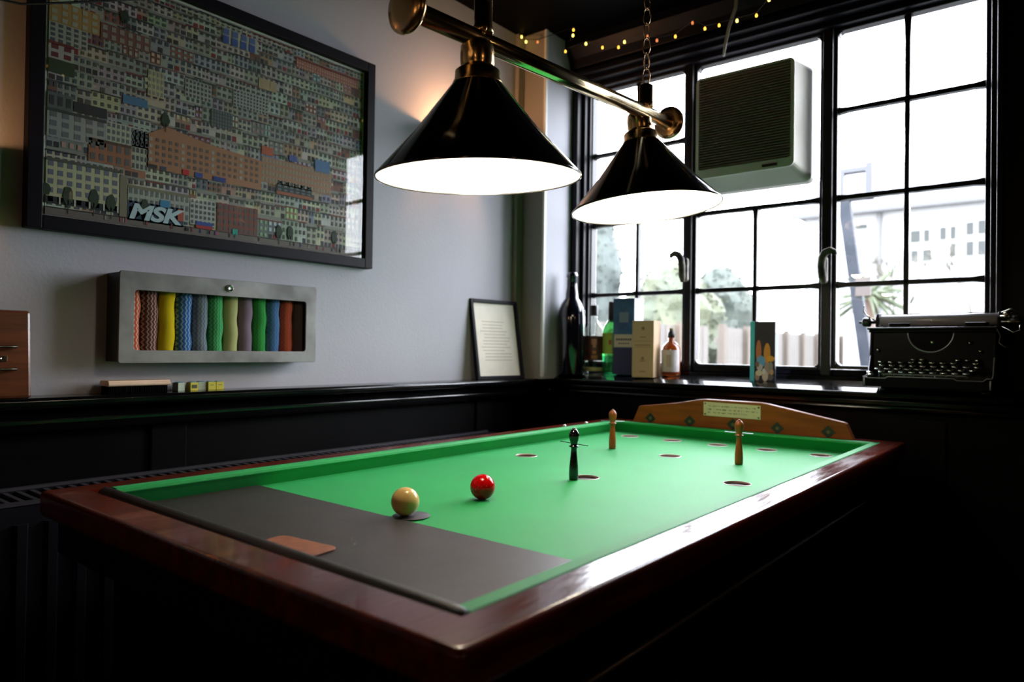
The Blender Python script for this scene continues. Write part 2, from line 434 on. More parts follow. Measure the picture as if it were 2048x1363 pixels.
# casement handles
def handle(x, z, s, name='window_handle'):
    bm = B()
    y = WY + .02
    prism(bm, rrect(x - .012, x + .012, z - .055, z + .035, .01), 'y', y - .002, y + .016)
    tube(bm, [(x + .004 * s, y - .004, z - .055), (x + .002 * s, y - .016, z - .035), (x, y - .022, z), (x + .003 * s, y - .024, z + .028),
              (x + .012 * s, y - .025, z + .044), (x + .028 * s, y - .026, z + .050), (x + .042 * s, y - .026, z + .044), (x + .046 * s, y - .026, z + .034)],
         [.009, .013, .013, .013, .013, .012, .009, .005], 10)
    return obj(name, bm, m_handle, win, .002)
handle(-.688, 1.415, 1); handle(-1.187, 1.445, -1)

# ================================================================== OUTSIDE
m_ground = M('dark_paving', (.07, .07, .068), .9, var=.1)
struct(bx('ground', -30, 14, GY + .25, 60, -.06, -.02, m_ground))
def leafy(name, label, cat, loc, rx, ry, hz, col, col2, n=900, trunk=.5, lean=0, cone=False, seed=1, leaf=.07):
    random.seed(seed)
    t = thing(name, label, cat, loc)
    ml = M(name + '_leaf', col, .8, var=1, vcol=col2, vscale=3)
    bm = B()
    bmesh.ops.create_icosphere(bm, subdivisions=4, radius=1)
    for v in bm.verts:
        p = v.co.copy(); h = (p.z + 1) / 2
        k = 1 + .12 * math.sin(p.x * 7 + seed) * math.cos(p.y * 6) + .08 * math.sin(p.z * 11 + p.x * 5) + random.uniform(-.025, .025)
        taper = (1.15 - h * .95) if cone else 1
        v.co = Vector((p.x * rx * k * taper, p.y * ry * k * taper, trunk + h * (hz - trunk)))
    vs = [v.co.copy() for v in bm.verts]
    for i in range(n):
        c = random.choice(vs); d = Vector((random.uniform(-1, 1), random.uniform(-1, 1), random.uniform(-1, 1)))
        c = c + d * .09; e = Vector((random.uniform(-1, 1), random.uniform(-1, 1), random.uniform(-1, 1))).normalized()
        g = e.cross(d).normalized() if d.length > 0 else Vector((1, 0, 0)); s = leaf * random.uniform(.5, 1)
        q = [bm.verts.new(c + e * s), bm.verts.new(c + g * s * .5), bm.verts.new(c - e * s), bm.verts.new(c - g * s * .5)]
        bm.faces.new(q)
    obj('foliage', bm, ml, t)
    bm = B(); lathe(bm, [(.12, -.02), (.09, trunk + .3)], seg=10); obj('trunk', bm, m_cork, t)
    return t
leafy('conifer_tree', 'tall grey-green conifer outside the left panes of the window', 'tree', (-7.75, 12, 0), .62, .7, 4.15, (.026, .034, .030), (.040, .050, .044), 1500, .2, seed=3)
leafy('clipped_tree', 'rounded light olive tree outside, left of the first casement handle', 'tree', (-5.95, 12, 0), .85, .8, 2.74, (.050, .056, .028), (.040, .048, .030), 1500, .3, seed=5)
leafy('clipped_tree', 'rounded darker green tree outside, behind the fence end of the middle panes', 'tree', (-5.78, 13.8, 0), .68, .6, 2.86, (.028, .037, .030), (.042, .050, .040), 1500, .3, seed=8)
# palm-like plant and bare shrubs in front of the white house
random.seed(4)
t = thing('yucca_palm', 'pale green spiky palm outside behind the leaning post', 'palm', (-3.5, 16, 0))
bm = B(); lathe(bm, [(.13, -.02), (.10, 2.3)], seg=10); obj('trunk', bm, m_cork, t)
bm = B()
for i in range(46):
    a = random.uniform(0, 2 * PI); el = random.uniform(-.5, 1.3); L_ = random.uniform(.7, 1.1); pts = []
    for k in range(5):
        s_ = k / 4 * L_; pts.append((math.cos(a) * math.cos(el) * s_, math.sin(a) * math.cos(el) * s_, 2.3 + math.sin(el) * s_ - .35 * (k / 4) ** 2))
    tube(bm, pts, [.02, .035, .03, .02, .004], 5)
obj('frond', bm, M('palm_frond', (.036, .048, .020), .7), t)
random.seed(9)
def branchy(loc, hgt, label):
    t = thing('bare_shrub', label, 'shrub', loc); bm = B()
    def br(p, d, L_, r, dep):
        q = p + d * L_; tube(bm, [p, (p + q) / 2 + Vector((random.uniform(-.05, .05),) * 3) * L_, q], [r, r * .8, r * .6], 5)
        if dep:
            for _ in range(3):
                e = (d + Vector((random.uniform(-.7, .7), random.uniform(-.7, .7), random.uniform(-.2, .6)))).normalized(); br(q, e, L_ * .62, r * .6, dep - 1)
    br(Vector((0, 0, -.02)), Vector((0, 0, 1)), hgt * .42, .06, 4)
    obj('branches', bm, M('pale_bark', (.050, .047, .032), .8), t)
branchy((-3.10, 17, 0), 3.4, 'bare pale shrub outside the lower middle of the right-hand casement')
branchy((-1.95, 19.5, 0), 4.0, 'bare pale shrub outside at the right edge of the right-hand casement')
# board fence
def fence(p0, p1, label):
    p0, p1 = Vector(p0), Vector(p1); d = p1 - p0; L_ = d.length; a = math.atan2(d.y, d.x)
    t = thing('board_fence', label, 'fence', (p0.x, p0.y, 0), (0, 0, a))
    mt = M('fence_boards', (.072, .064, .056), .8, var=.12, vscale=2); mp_ = M('fence_post_wood', (.052, .040, .030), .8)
    bm = B(); n = int(L_ / .12)
    for i in range(n): box(bm, i * L_ / n + .008, (i + 1) * L_ / n - .008, -.012, .012, .0, 1.485)
    box(bm, 0, L_, .012, .05, 1.25, 1.33); box(bm, 0, L_, .012, .05, .3, .38); obj('board_panel', bm, mt, t)
    for i in range(int(L_ / 1.0) + 1): bx('post', i * 1.0, i * 1.0 + .11, -.09, -.012, -.02, 1.525, mp_, t)
    return t
fence((-4.95, 6.95, 0), (-4.15, 9.48, 0), 'short pale board fence outside behind the amber bottle')
fence((-4.12, 9.75, 0), (-4.3, 17.0, 0), 'long pale board fence running away behind the upright leaflet')
# white house with sash windows
t = thing('white_house', 'white rendered house with small windows seen through the right-hand casement', 'house', (0, 0, 0))
mh = M('house_render', (.22, .22, .222), .9); mw = M('house_window_glass', (.038, .041, .040), .6, spec=.1); mg = M('grey_slate', (.062, .062, .067), .8)
bx('wall', -6.6, 3, 22, 28, -.02, 5.2, mh, t)
bm = B(); prism(bm, [(21.7, 5.2), (25, 7.2), (28.3, 5.2)], 'x', -6.9, 3.2); obj('roof', bm, mg, t)
bx('gutter', -6.9, 3.2, 21.62, 21.75, 5.10, 5.22, M('gutter_grey', (.045, .045, .046), .6), t)
bx('downpipe', -4.62, -4.52, 21.88, 22.0, 0, 5.1, M('pipe_grey', (.055, .055, .056), .6), t)
for (xa, xb, za, zb) in ((-3.80, -3.57, 4.2, 4.52), (-3.48, -3.35, 4.2, 4.52), (-3.78, -3.62, 3.68, 3.98), (-3.50, -3.30, 3.68, 3.98),
                         (-3.10, -2.96, 4.22, 4.55), (-2.86, -2.74, 4.22, 4.55), (-2.86, -2.74, 3.75, 4.10), (-2.50, -2.34, 4.3, 4.62), (-2.24, -2.08, 4.3, 4.65),
                         (-2.50, -2.34, 3.75, 4.12), (-2.24, -2.08, 3.75, 4.12), (-5.2, -4.9, 4.7, 4.82)):
    bx('window', xa, xb, 21.97, 22.0, za, zb, mw, t)
# leaning grey post with a panel head
t = thing('leaning_post', 'leaning grey post with a square open panel head outside the right casement', 'post')
mgp = M('blue_grey_post', (.011, .014, .020), .7, spec=.2, var=.4, vcol=(.022, .025, .032), vscale=8)
bm = B(); prism(bm, [(-1.29, 2.16), (-1.22, 2.16), (-.93, -.02), (-1.00, -.02)], 'y', 4.97, 5.03); obj('pole', bm, mgp, t, .004)
bx('clamp', -1.17, -1.08, 4.955, 4.97, 1.50, 1.62, M('rusty_band', (.050, .038, .034), .7), t)
bm = B()
for b in ((-1.30, -1.25, 2.13, 2.34), (-1.12, -1.08, 2.13, 2.36), (-1.25, -1.12, 2.31, 2.34), (-1.25, -1.08, 2.13, 2.16)): box(bm, b[0], b[1], 4.97, 5.03, b[2], b[3])
obj('panel_frame', bm, M('pale_panel_grey', (.034, .036, .042), .6), t)

# ================================================================== EXTRACTOR FAN ON THE WINDOW
t = thing('extractor_fan', 'beige plastic extractor fan with dark louvres fixed in the upper middle pane', 'extractor fan', (-.95, GY, 1.93))
X0, X1, Z0, Z1 = -1.115, -.765, 1.752, 2.118
bm = B()
fr = [(X0, Z0), (X1, Z0), (X1, Z1), (X0, Z1)]
def ringpoly(x0, x1, z0, z1, y, r): return [Vector((p[0], y, p[1])) for p in rrect(x0, x1, z0, z1, r, 4)]
layers = [ringpoly(X0 - .02, X1 + .025, Z0 - .035, Z1 + .0, GY + .012, .022), ringpoly(X0 - .02, X1 + .025, Z0 - .035, Z1 + .0, GY - .03, .022),
          ringpoly(X0, X1, Z0, Z1, 2.43, .018), ringpoly(X0, X1, Z0, Z1, 2.42, .018),
          ringpoly(X0 + .012, X1 - .012, Z0 + .03, Z1 - .008, 2.418, .006), ringpoly(X0 + .012, X1 - .012, Z0 + .03, Z1 - .008, 2.45, .006)]
prev = None
for L_ in layers:
    R_ = [bm.verts.new(p - Vector((-.95, GY, 1.93))) for p in L_]
    if prev:
        for k in range(len(R_)): bm.faces.new((prev[k], prev[(k + 1) % len(R_)], R_[(k + 1) % len(R_)], R_[k]))
    else: bm.faces.new(R_)
    prev = R_
bm.faces.new(prev); obj('housing', bm, m_plastic, t)
bm = B(); n = 34
for i in range(n):
    z = Z0 + .034 + (Z1 - Z0 - .046) * (i + .5) / n - 1.93; h = (Z1 - Z0 - .046) / n
    prism(bm, [(2.420 - GY, z - h * .42), (2.417 - GY, z - h * .1), (2.436 - GY, z + h * .42), (2.440 - GY, z + h * .1)], 'x', X0 + .013 + .95, X1 - .013 + .95)
obj('louvre', bm, m_louv, t)
bx('pull_switch', -.87 + .95, -.82 + .95, 2.414 - GY, 2.421 - GY, Z0 + .008 - 1.93, Z0 + .016 - 1.93, m_dkmetal, t)
# grey flex hanging above the fan
bm = B(); tube(bm, [(-.955, 2.40, CZ), (-.958, 2.395, 2.36), (-.962, 2.40, 2.33), (-.985, 2.40, 2.27), (-1.00, 2.405, 2.215), (-1.008, 2.41, 2.175)], [.006, .006, .006, .006, .006, .004], 8)
tag(obj('hanging_flex', bm, m_cord), 'grey-white electric flex hanging from the ceiling in front of the window head', 'cable')

# ================================================================== BILLIARDS TABLE
TX = -.886                                     # centre line
ZC = H - .286                                  # cloth
ZR = H - .250                                  # rail top
table = thing('bar_billiards_table', 'long mahogany bar billiards table with green baize bed and black near end', 'table', (TX, 1.36, 0))
def P(name, bm, mt, bevel=0, parent=table, **k):
    bmesh.ops.translate(bm, verts=bm.verts, vec=Vector((-TX, -1.36, 0)))
    return obj(name, bm, mt, parent, bevel, **k)
HOLES = [(-1.188, 2.095), (-1.035, 2.095), (-.882, 2.095), (-.732, 2.095), (-.580, 2.095), (-1.172, 1.511), (-.592, 1.514), (-.874, 1.347), (-.885, 1.781)]
HR = .0300
# bed cloth with nine holes
bm = B(); edges = []
def loop(pts, z):
    vs = [bm.verts.new((x, y, z)) for x, y in pts]
    return [bm.edges.new((vs[i], vs[(i + 1) % len(vs)])) for i in range(len(vs))]
edges += loop([(-1.335, .44), (-.435, .44), (-.435, 2.24), (-1.335, 2.24)], ZC)
for hx, hy in HOLES: edges += loop([(hx + HR * math.cos(2 * PI * i / 32), hy + HR * math.sin(2 * PI * i / 32)) for i in range(32)], ZC)
bmesh.ops.triangle_fill(bm, edges=edges, use_beauty=True, use_dissolve=False)
for f in bm.faces:
    if f.normal.z < 0: f.normal_flip()
bmesh.ops.translate(bm, verts=bm.verts, vec=Vector((-TX, -1.36, 0)))
me = bpy.data.meshes.new('bed_cloth'); bm.to_mesh(me); bm.free(); me.materials.append(m_baize)
bed = bpy.data.objects.new('bed_cloth', me); C.objects.link(bed); bed.parent = table
for hx, hy in HOLES:
    bm = B(); lathe(bm, [(HR, .0), (HR - .001, .0012), (HR - .0016, .0005), (HR - .0022, -.006), (HR - .001, -.006)], (hx, hy, ZC), 32, cap=False)
    rg = P('pocket_ring', bm, m_ring)
    bm = B(); lathe(bm, [(HR - .0021, -.003), (HR - .003, -.05), (0, -.052)], (hx, hy, ZC), 32, cap=False)
    P('pocket_cup', bm, m_cup)
# black mat at the playing end
bm = B(); prism(bm, [(-1.312, .46), (-.457, .46), (-.457, .801), (-1.312, .801)], 'z', ZC + .0002, ZC + .0022); P('rubber_mat', bm, m_vinyl, .0008)
# patterned spot disc under the cream ball
bm = B(); lathe(bm, [(0, .0004), (.031, .0004), (.0315, 0)], (-.887, .829, ZC + .0024), 40, cap=False)
md = M('patterned_spot', (.05, .045, .06), .5); n_ = md.node_tree; bs = n_.nodes['Principled BSDF']
co = n_.nodes.new('ShaderNodeTexCoord'); wv = n_.nodes.new('ShaderNodeTexWave'); wv.inputs['Scale'].default_value = 55; wv.inputs['Distortion'].default_value = 6
n_.links.new(co.outputs['Object'], wv.inputs[0]); mx = n_.nodes.new('ShaderNodeMix'); mx.data_type = 'RGBA'
mx.inputs[6].default_value = (.010, .008, .010, 1); mx.inputs[7].default_value = (.09, .075, .10, 1); n_.links.new(wv.outputs[1], mx.inputs[0]); n_.links.new(mx.outputs[2], bs.inputs['Base Color'])
spot = P('spot_disc', bm, md)
# cushions (undercut nose, flush with the rails)
def cushion(name, x0, x1, y0, y1, side, mt, hgt=ZR + .001):
    bm = B(); w_ = .0255
    prof = [(0, ZC - .004), (0, hgt - .002), (.002, hgt), (w_ - .006, hgt), (w_ - .0015, hgt - .003), (w_, hgt - .008), (w_ - .005, hgt - .015), (.005, ZC - .004)]
    if side == 'L': prism(bm, [(x0 + a, z) for a, z in prof], 'y', y0, y1)
    elif side == 'R': prism(bm, [(x1 - a, z) for a, z in prof], 'y', y0, y1)
    elif side == 'F': prism(bm, [(y1 - a, z) for a, z in prof], 'x', x0, x1)
    else: prism(bm, [(y0 + a, z) for a, z in prof], 'x', x0, x1)
    return P(name, bm, mt, .0015)
cushion('side_cushion', -1.3185, 0, .522, 2.214, 'L', m_baize)
cushion('side_cushion', 0, -.4535, .502, 2.214, 'R', m_baize)
cushion('end_cushion', -1.3185, -.4535, 0, 2.214, 'F', m_baize)
bm = B(); tube(bm, [(-1.310, .511, ZR - .009), (-.475, .500, ZR - .009), (-.459, .4997, ZR - .010), (-.455, .4997, ZR - .012)], [.0125, .0125, .0115, .005], 16)
P('leather_cushion', bm, m_vinyl2)
# one continuous mitred rail frame with a rounded outer edge
RO0, RO1, RY0, RY1 = -1.372, -.400, .430, 2.285
def ringv(x0, x1, y0, y1, z, r_, n_=6): return [bm.verts.new((x, y, z)) for x, y in rrect(x0, x1, y0, y1, r_, n_)]
bm = B(); zb_ = ZR - .042; prof_ = []
def ins(d, z, r_): return ringv(RO0 + d, RO1 - d, RY0 + d, RY1 - d, z, r_)
L_ = [ins(.012, zb_, .002), ins(.003, zb_ + .001, .006), ins(.0, zb_ + .006, .009), ins(.0, ZR - .008, .009), ins(.0006, ZR - .0045, .009), ins(.0020, ZR - .0020, .009), ins(.0042, ZR - .0005, .009), ins(.0068, ZR, .008)]
L_.append(ins(.0075, ZR, .008)); L_.append(ringv(-1.3200, -.4520, .4875, 2.2165, ZR, .001)); L_.append(ringv(-1.3200, -.4520, .4875, 2.2165, zb_, .001))
for li_, (a, b) in enumerate(zip(L_, L_[1:] + L_[:1])):
    for k in range(len(a)):
        f = bm.faces.new((a[k], a[(k + 1) % len(a)], b[(k + 1) % len(a)], b[k])); f.smooth = li_ < 7
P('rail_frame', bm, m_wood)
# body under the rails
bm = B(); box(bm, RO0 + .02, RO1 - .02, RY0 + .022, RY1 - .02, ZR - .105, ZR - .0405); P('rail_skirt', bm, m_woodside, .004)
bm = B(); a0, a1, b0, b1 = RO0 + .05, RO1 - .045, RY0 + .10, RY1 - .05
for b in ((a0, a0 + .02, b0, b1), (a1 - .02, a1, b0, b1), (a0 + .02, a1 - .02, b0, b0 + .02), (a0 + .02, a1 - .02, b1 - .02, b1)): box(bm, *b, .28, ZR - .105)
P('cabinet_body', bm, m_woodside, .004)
bm = B(); box(bm, a0, a1, b0, b1, .26, .28); P('base_board', bm, m_woodside)
bm = B(); tube(bm, [(RO1 - .041, RY0 + .10, ZR - .128), (RO1 - .041, RY1 - .05, ZR - .128)], .0035, 8); P('side_bead', bm, M('grey_metal_bead', (.12, .11, .115), .3, metal=.5))  # thin grey metallic bead along the right side
for lx in (a0 + .03, a1 - .12):
    for ly in (b0 + .03, b1 - .12):
        bm = B(); q = [(lx, ly), (lx + .09, ly), (lx + .09, ly + .09), (lx, ly + .09)]
        A = [bm.verts.new((x, y, .26)) for x, y in q]; cx, cy = lx + .045, ly + .045
        Bv = [bm.verts.new((cx + (x - cx) * .7, cy + (y - cy) * .7, 0)) for x, y in q]
        bm.faces.new(A); bm.faces.new(Bv)
        for k in range(4): bm.faces.new((A[k], A[(k + 1) % 4], Bv[(k + 1) % 4], Bv[k]))
        P('leg', bm, m_woodside, .004)
# raised headboard at the far end
HY = 2.225
hp = [(-1.252, ZR - .002), (-1.228, .930), (-1.222, .933), (-1.085, .951), (-1.005, .967), (-.985, .9695), (-.80, .969), (-.775, .966), (-.552, .925), (-.546, .921), (-.524, ZR - .002)]
bm = B(); prism(bm, hp, 'y', HY, HY + .022); 
for f in bm.faces:
    f.material_index = 1 if abs(f.normal.y) < .5 else 0
bmesh.ops.recalc_face_normals(bm, faces=bm.faces)
for f in bm.faces: f.material_index = 0 if abs(f.normal.y) > .5 else 1
head = P('headboard', bm, [m_head, m_headedge], .003)
def HP(name, bm, mt, bev=0): return P(name, bm, mt, bev, parent=head)
bm = B(); prism(bm, [(-.986, .9615), (-.797, .959), (-.797, .915), (-.986, .916)], 'y', HY - .0022, HY - .0001); HP('plaque', bm, m_ivory, .0006)
for sx, sz in ((-.980, .956), (-.803, .9525), (-.980, .9215), (-.803, .9205)):
    bm = B(); lathe(bm, [(.0030, 0), (.0030, .0012), (0, .002)], (sx, HY - .0020, sz), 12, axis=(0, -1, 0)); HP('screw', bm, m_screw)
# three rows of small engraved strokes
bm = B(); random.seed(11)
for r_, zrow in enumerate((.9485, .9375, .9275)):
    x = -.974
    xe = (-.812, -.808, -.835)[r_]
    while x < xe:
        for _ in range(random.randint(2, 7)):
            w_ = random.uniform(.0014, .0026)
            if random.random() < .8:
                box(bm, x, x + .0006, HY - .0026, HY - .0021, zrow - .0022, zrow + .0022)
            if random.random() < .7: box(bm, x, x + w_, HY - .0026, HY - .0021, zrow + random.choice((-.0022, 0, .0017)), zrow + random.choice((.0004, .0021, .0022)))
            x += w_ + .0011
            if x > xe: break
        x += .0035
HP('engraved_text', bm, m_ink)
for dx_, dz_ in ((-1.181, .8925), (-1.035, .8925), (-.886, .893), (-.745, .8925), (-.596, .8935)):
    r_ = .0205
    bm = B(); prism(bm, [(dx_ - r_, dz_), (dx_, dz_ - r_ * .95), (dx_ + r_, dz_), (dx_, dz_ + r_ * .95)], 'y', HY - .0012, HY - .0001); dm = HP('diamond_inlay', bm, m_inlay)
    bm = B(); prism(bm, [(dx_ + (.0075 if i % 2 else .0032) * math.cos(i * PI / 8 + PI / 8), dz_ + (.0075 if i % 2 else .0032) * math.sin(i * PI / 8 + PI / 8)) for i in range(16)], 'y', HY - .0018, HY - .00125)
    P('star', bm, m_inlay2, parent=dm)
# small steel screws on the left rail
for yy in (1.93, 2.06):
    bm = B(); lathe(bm, [(.006, 0), (.006, .002), (.003, .004), (0, .0045)], (-1.340, yy, ZR - .0006), 12); P('rail_screw', bm, m_chrome)

# balls
def ball(name, x, y, mt, label, cat='ball'):
    bm = B(); bmesh.ops.create_uvsphere(bm, u_segments=64, v_segments=32, radius=.0238)
    o = obj(name, bm, mt, smooth=True); o.location = (x, y, ZC + (.0266 if name == 'cue_ball' else .0238)); return tag(o, label, cat)
ball('cue_ball', -.893, .820, m_cream, 'cream ball on the dark spot at the edge of the black mat')
ball('billiard_ball', -.891, 1.015, m_red, 'glossy red ball on the green baize')
# pins
def pin(x, y, mt, mw, label, rz, tilt, spike=False):
    t = thing('skittle_pin', label, 'pin', (x, y, ZC), (0, 0, rz), group='skittle pins standing on the baize')
    k = .114
    prof = [(.0088, 0), (.0100, .002), (.0104, .012), (.0100, .028), (.0082, .045), (.0068, .058), (.0064, .068), (.0070, .0715), (.0105, .0725), (.0108, .0738), (.0104, .0750), (.0072, .0762),
            (.0074, .080), (.0100, .088), (.0115, .096), (.0110, .102), (.0086, .108), (.0052, .1115), (.0034, .1125), (.0038, .1140), (0, .1148)]
    bm = B(); lathe(bm, prof, seg=32); obj('pin_body', bm, mt, t)
    bm = B(); tube(bm, [(-.037, 0, .0800 + tilt), (.037, 0, .0800 - tilt)], .0009 if mw is m_wireb else .0015, 8); obj('cross_wire', bm, mw, t)
    return t
pin(-.878, 1.303, m_pinblack, m_wireb, 'black lacquered pin with cross wire, nearest of the pins, beside a pocket', 0, .0016)
pin(-1.073, 1.791, m_pin, m_wire, 'brown wooden pin with cross wire, left one near the left cushion', .12, -.001)
pin(-.691, 1.776, m_pin, m_wire, 'brown wooden pin with pale cross wire in front of the plaque, right one', 0, -.0002)
# tan leather tab
bm = B(); prism(bm, rrect(-.062, .055, -.040, .040, .014), 'z', 0, .003); t = obj('leather_tab', bm, m_leather, bevel=.001)
t.location = (-.862, .578, ZC + .0024); t.rotation_euler = (0, 0, .12); tag(t, 'rounded tan leather tab lying on the black mat by the near cushion', 'leather tab')
bm = B(); prism(bm, rrect(-.014, .0, -.016, -.009, .003), 'z', .0031, .0034); obj('tab_slot', bm, m_blackcap, t)

# ================================================================== LAMP BAR
LX = -.84
lamp = thing('canopy_light', 'polished brass bar light with two black cone shades hanging above the table', 'light fitting', (LX, 1.24, 0))
def LP(name, bm, mt, parent=lamp, bevel=0, **k):
    bmesh.ops.translate(bm, verts=bm.verts, vec=Vector((-LX, -1.24, 0)))
    return obj(name, bm, mt, parent, bevel, **k)
BA, BB = Vector((LX, .757, 1.663)), Vector((LX, 1.663, 1.713))
bdir = (BB - BA).normalized()
bm = B(); lathe(bm, [(.0165, 0), (.0165, (BB - BA).length)], BA, 40, axis=bdir); LP('bar', bm, m_brass)
dprof = [(.0, -.006), (.012, -.006), (.016, -.001), (.024, .001), (.030, .000), (.037, .003), (.041, .009), (.0405, .014), (.034, .020), (.020, .022), (.0, .022)]
bm = B(); lathe(bm, [(r_, -h_ + .012) for r_, h_ in dprof], BA, 48, axis=bdir); LP('end_disc', bm, m_brassd)
bm = B(); lathe(bm, [(r_, h_ - .012) for r_, h_ in dprof], BB, 48, axis=bdir); LP('end_disc', bm, m_brassd)
def shade_unit(cy, rz, tilt_vec):
    """one lamp: cap + cone shade + bulb, rim centre at z = rz"""
    ax = Vector(tilt_vec).normalized(); base = Vector((LX, cy, rz))
    top = base + ax * .177
    bm = B(); lathe(bm, [(.181, -.001), (.1815, .001), (.180, .004), (.112, .078), (.041, .168), (.036, .174)], base, 72, axis=ax, cap=False)
    sh = LP('lamp_shade', bm, m_shade)
    bm = B(); lathe(bm, [(.1798, .0006), (.1785, .003), (.110, .076), (.039, .165), (.0, .168)], base, 72, axis=ax, cap=False)
    LP('shade_lining', bm, m_shadein, parent=sh)
    bm = B(); lathe(bm, [(.181, -.0015), (.1828, .0005), (.1815, .003)], base, 72, axis=ax, cap=False); LP('shade_rim', bm, m_shade, parent=sh)
    bm = B(); lathe(bm, [(.043, .160), (.044, .166), (.0405, .172), (.0395, .186), (.036, .189), (.029, .191), (.0285, .196), (.0300, .200), (.0300, .218), (.0285, .230), (.023, .238), (.012, .243), (.0, .244)], base, 48, axis=ax)
    LP('lamp_cap', bm, m_brassd)
    bm = B(); lathe(bm, [(.008, .05), (.020, .056), (.029, .072), (.029, .088), (.020, .108), (.013, .120), (.013, .160)], base, 24, axis=ax); LP('bulb', bm, m_bulb, parent=sh)
    lt = light('bulb_light', 'POINT', (base + ax * .045) - Vector((LX, 1.24, 0)), 5.0, (1, .83, .62), .035, parent=lamp)
    return base, top
shade_unit(.934, H + .301, (0.02, -.06, 1))
shade_unit(1.546, H + .347, (-.08, -.03, 1))
def barz(y): return BA.z + (y - BA.y) / (BB.y - BA.y) * (BB.z - BA.z)
# connector between bar and cap, hanger tube and chain above each lamp
for cy in (.945, 1.540):
    z = barz(cy)
    bm = B(); lathe(bm, [(.016, -.022), (.013, -.012), (.012, 0)], (LX, cy, z - .010), 24); LP('cap_neck', bm, m_brassd)
    hy = cy - (.005 if cy < 1 else 0)
    hh = .10 if cy < 1 else .056
    bm = B(); lathe(bm, [(.0175, .004), (.0185, .006), (.0185, .014), (.0165, .016), (.0165, hh), (.010, hh + .004), (.004, hh + .006)], (LX, hy, z + .010), 32); LP('hanger_tube', bm, m_brassd)
    bm = B(); lathe(bm, [(0, 0), (.0035, .001), (.0042, .006), (.003, .010)], (LX + .014, hy - .012, z + .012), 12, axis=(.7, -.7, 0)); LP('grub_screw', bm, m_brassd)
    zt = z + .010 + hh + .004; k = 0
    while zt < CZ - .02:
        L_, wd = .042, .0085
        pts = []
        for i in range(20):
            a = 2 * PI * i / 20; u_ = math.cos(a) * wd * .95; v_ = math.sin(a) * (L_ / 2)
            # elongated link
            v_ = max(-L_ / 2, min(L_ / 2, v_))
            pts.append((LX + (u_ if k % 2 == 0 else .35 * u_), hy + (.35 * u_ if k % 2 == 0 else u_), zt + L_ / 2 + v_))
        bm = B(); tube(bm, pts, .0016, 6, closed=True); LP('chain_link', bm, m_brassd)
        zt += L_ - .0055; k += 1
    bm = B(); lathe(bm, [(.0, -.03), (.006, -.03), (.02, -.018), (.035, -.006), (.035, 0)], (LX, hy, CZ), 24); LP('ceiling_rose', bm, m_brassd)

# ================================================================== FAIRY LIGHTS
def fairy(name, label, pts, cable, parent_loc=(0, 0, 0)):
    t = thing(name, label, 'string lights')
    bm = B(); tube(bm, cable, .0014, 5); obj('cable', bm, m_cable, t)
    for i, (p, k) in enumerate(pts):
        bm = B(); lathe(bm, [(0, -.0052), (.0032, -.0040), (.0042, 0), (.0034, .0035), (.0018, .006)], p, 10); obj('fairy_bulb', bm, (m_fairy3, m_fairy, m_fairy2)[k], t)
    return t
FL = [((-1.80, 2.25, 2.398), 2), ((-1.776, 2.25, 2.372), 2), ((-1.717, 2.25, 2.356), 0), ((-1.544, 2.25, 2.357), 1), ((-1.546, 2.25, 2.336), 2), ((-1.580, 2.25, 2.283), 1), ((-1.486, 2.25, 2.288), 2),
      ((-1.412, 2.25, 2.255), 1), ((-1.343, 2.25, 2.238), 1), ((-1.318, 2.25, 2.251), 2), ((-1.224, 2.25, 2.246), 0), ((-1.187, 2.25, 2.222), 0), ((-1.116, 2.25, 2.217), 1),
      ((-1.053, 2.25, 2.247), 0), ((-1.008, 2.25, 2.215), 1), ((-.958, 2.25, 2.212), 1), ((-.897, 2.25, 2.210), 2), ((-.833, 2.25, 2.209), 1), ((-.793, 2.25, 2.248), 2),
      ((-.70, 2.25, 2.235), 1), ((-.605, 2.25, 2.284), 1), ((-.48, 2.25, 2.26), 1), ((-.258, 2.25, 2.331), 1), ((.0, 2.25, 2.34), 1), ((.20, 2.25, 2.33), 1), ((.48, 2.25, 2.35), 1)]
cab = [(-1.81, 2.25, CZ - .005)]
for p, k in FL: cab.append((p[0], p[1] + .004, p[2] + .012))
cab.append((.6, 2.25, CZ - .003))
fairy('fairy_lights', 'string of small amber fairy lights hung along the ceiling above the window', FL, cab)
FL2 = [((0, 1.126, 2.355), 1), ((0, 1.19, 2.334), 2), ((0, 1.32, 2.32), 1), ((0, 1.463, 2.274), 1), ((0, 1.606, 2.248), 0), ((0, 1.667, 2.297), 1), ((0, 1.749, 2.275), 2), ((0, 1.815, 2.261), 2), ((0, 1.987, 2.277), 1), ((0, 2.152, 2.315), 1),
       ((0.02, .92, 2.34), 1), ((0.02, .74, 2.31), 1), ((0.02, .55, 2.33), 1), ((0.02, .35, 2.30), 1)]
order = sorted(FL2, key=lambda q: q[0][1])
fairy('fairy_lights', 'second string of amber fairy lights running back from the window, mirrored in the picture glass', FL2,
      [(0, .1, CZ - .003)] + [(p[0], p[1], p[2] + .012) for p, k in order] + [(0, 2.24, CZ - .01)])
# black cable sagging in front of the picture
bm = B(); pts = []
for i in range(30):
    s_ = i / 29; y = -.9 + s_ * 2.3
    ctrl = [(-.9, 2.40), (-.2, 1.85), (.18, 1.765), (.42, 1.757), (.55, 1.812), (.69, 1.875), (1.0, 2.08), (1.4, 2.40)]
    for (ya, za), (yb, zb) in zip(ctrl[:-1], ctrl[1:]):
        if ya <= y <= yb + 1e-6: pts.append((-1.58, y, za + (zb - za) * (y - ya) / (yb - ya))); break
tube(bm, pts, .0022, 6); tag(obj('hanging_cable', bm, m_cable), 'thin black cable sagging across the upper left corner of the big picture', 'cable')

